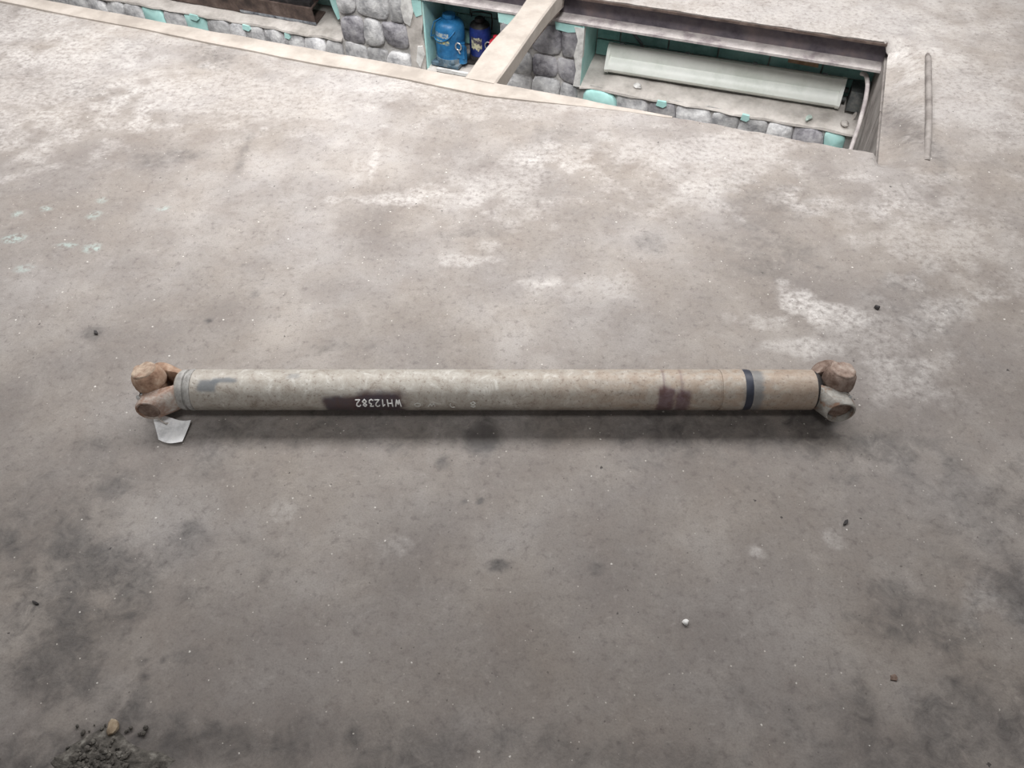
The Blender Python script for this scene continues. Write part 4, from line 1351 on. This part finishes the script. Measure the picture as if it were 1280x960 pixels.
for i in range(ny_):
    bm.faces.new((a[i][0], a[i + 1][0], b[i + 1][0], b[i][0])); bm.faces.new((a[i][nx_], b[i][nx_], b[i + 1][nx_], a[i + 1][nx_]))
for k in range(nx_):
    bm.faces.new((a[0][k], b[0][k], b[0][k + 1], a[0][k + 1])); bm.faces.new((a[ny_][k], a[ny_][k + 1], b[ny_][k + 1], b[ny_][k]))
obj('paper', bm, PAPER, pt, 60)
bm = bmesh.new()
p0 = at(210, 529, 0.013) - ctr
p1 = Vector((XL + 0.012, AY - 0.066, AZ - 0.030)) - ctr
add_tube(bm, [p0, p0.lerp(p1, 0.35) + Vector((0.003, -0.004, 0)), p0.lerp(p1, 0.7), p1, p1 + Vector((0.004, 0.008, -0.006))], 0.0016, 6)
obj('string', bm, STRING, pt, 60)

# ------------------------------------------------------------------ loose bits on the floor
rock('white_pebble', 'small white pebble alone on the bare floor in front of the shaft', 'pebble', at(857, 778), (0.0058, 0.0055, 0.005), PEBBLE_WHITE, 2)
rock('tan_stone', 'tan stone lump beside the gravel at the lower left', 'stone', at(143, 910), (0.010, 0.013, 0.009), TANSTONE, 5)
shard('dark_flake', 'dark flake on the pale floor left of and beyond the driveshaft', 'flake', at(120, 416), 0.011, 0.006, 0.003, DARKCHIP, 12)
rock('dark_pebble', 'small black pebble beyond the right end of the driveshaft', 'pebble', at(1096, 385), (0.008, 0.006, 0.005), DARKCHIP, 13)
shard('rust_flake', 'thin dark flake on the floor right of centre below the driveshaft', 'flake', at(1057, 653), 0.012, 0.005, 0.002, DARKCHIP, 14)
shard('brown_flake', 'brown flake on the floor at the lower right', 'flake', at(1117, 847), 0.010, 0.008, 0.002, RUST_BROWN, 15)
shard('black_splinter', 'black splinter lying in the dark patch at the far left', 'splinter', at(45, 754), 0.012, 0.003, 0.003, DARKCHIP, 16)

bm = bmesh.new()
r = random.Random(77)
for k in range(150):
    px = r.gauss(128, 24); py = 964 - abs(r.gauss(0, 24))
    if py < 905:
        continue
    p = at(px, py)
    s = r.uniform(0.0015, 0.0055) * (1.5 if r.random() < 0.08 else 1)
    mt = Matrix.Translation((p.x, p.y, s * 0.45 + (0.006 if (p - at(128, 955)).length < 0.05 else 0.0))) @ Matrix.Rotation(r.uniform(0, 6), 4, 'Z') @ Matrix.Diagonal((r.uniform(.7, 1.4), r.uniform(.6, 1.1), r.uniform(.5, .9), 1))
    bmesh.ops.create_icosphere(bm, subdivisions=1, radius=s, matrix=mt)
c0 = at(128, 955)
ring0 = []
for q, hz in ((1.0, -0.004), (0.72, 0.004), (0.4, 0.007)):
    ring0.append([bm.verts.new((c0.x + 0.10 * q * math.cos(a) * (1 + 0.22 * math.sin(3 * a + q) + 0.1 * math.sin(7 * a)), c0.y - 0.01 + 0.065 * q * math.sin(a) * (1 + 0.2 * math.sin(4 * a + 1)), hz + r.uniform(-0.0015, 0.0015))) for a in np.linspace(0, 2 * PI, 28, endpoint=False)])
for r0, r1 in zip(ring0, ring0[1:]):
    for k in range(28):
        bm.faces.new((r0[k], r0[(k + 1) % 28], r1[(k + 1) % 28], r1[k]))
bm.faces.new(ring0[-1])
tag(obj('gravel', bm, GRAVEL), 'patch of dark loose gravel at the lower left corner', 'gravel', kind='stuff')
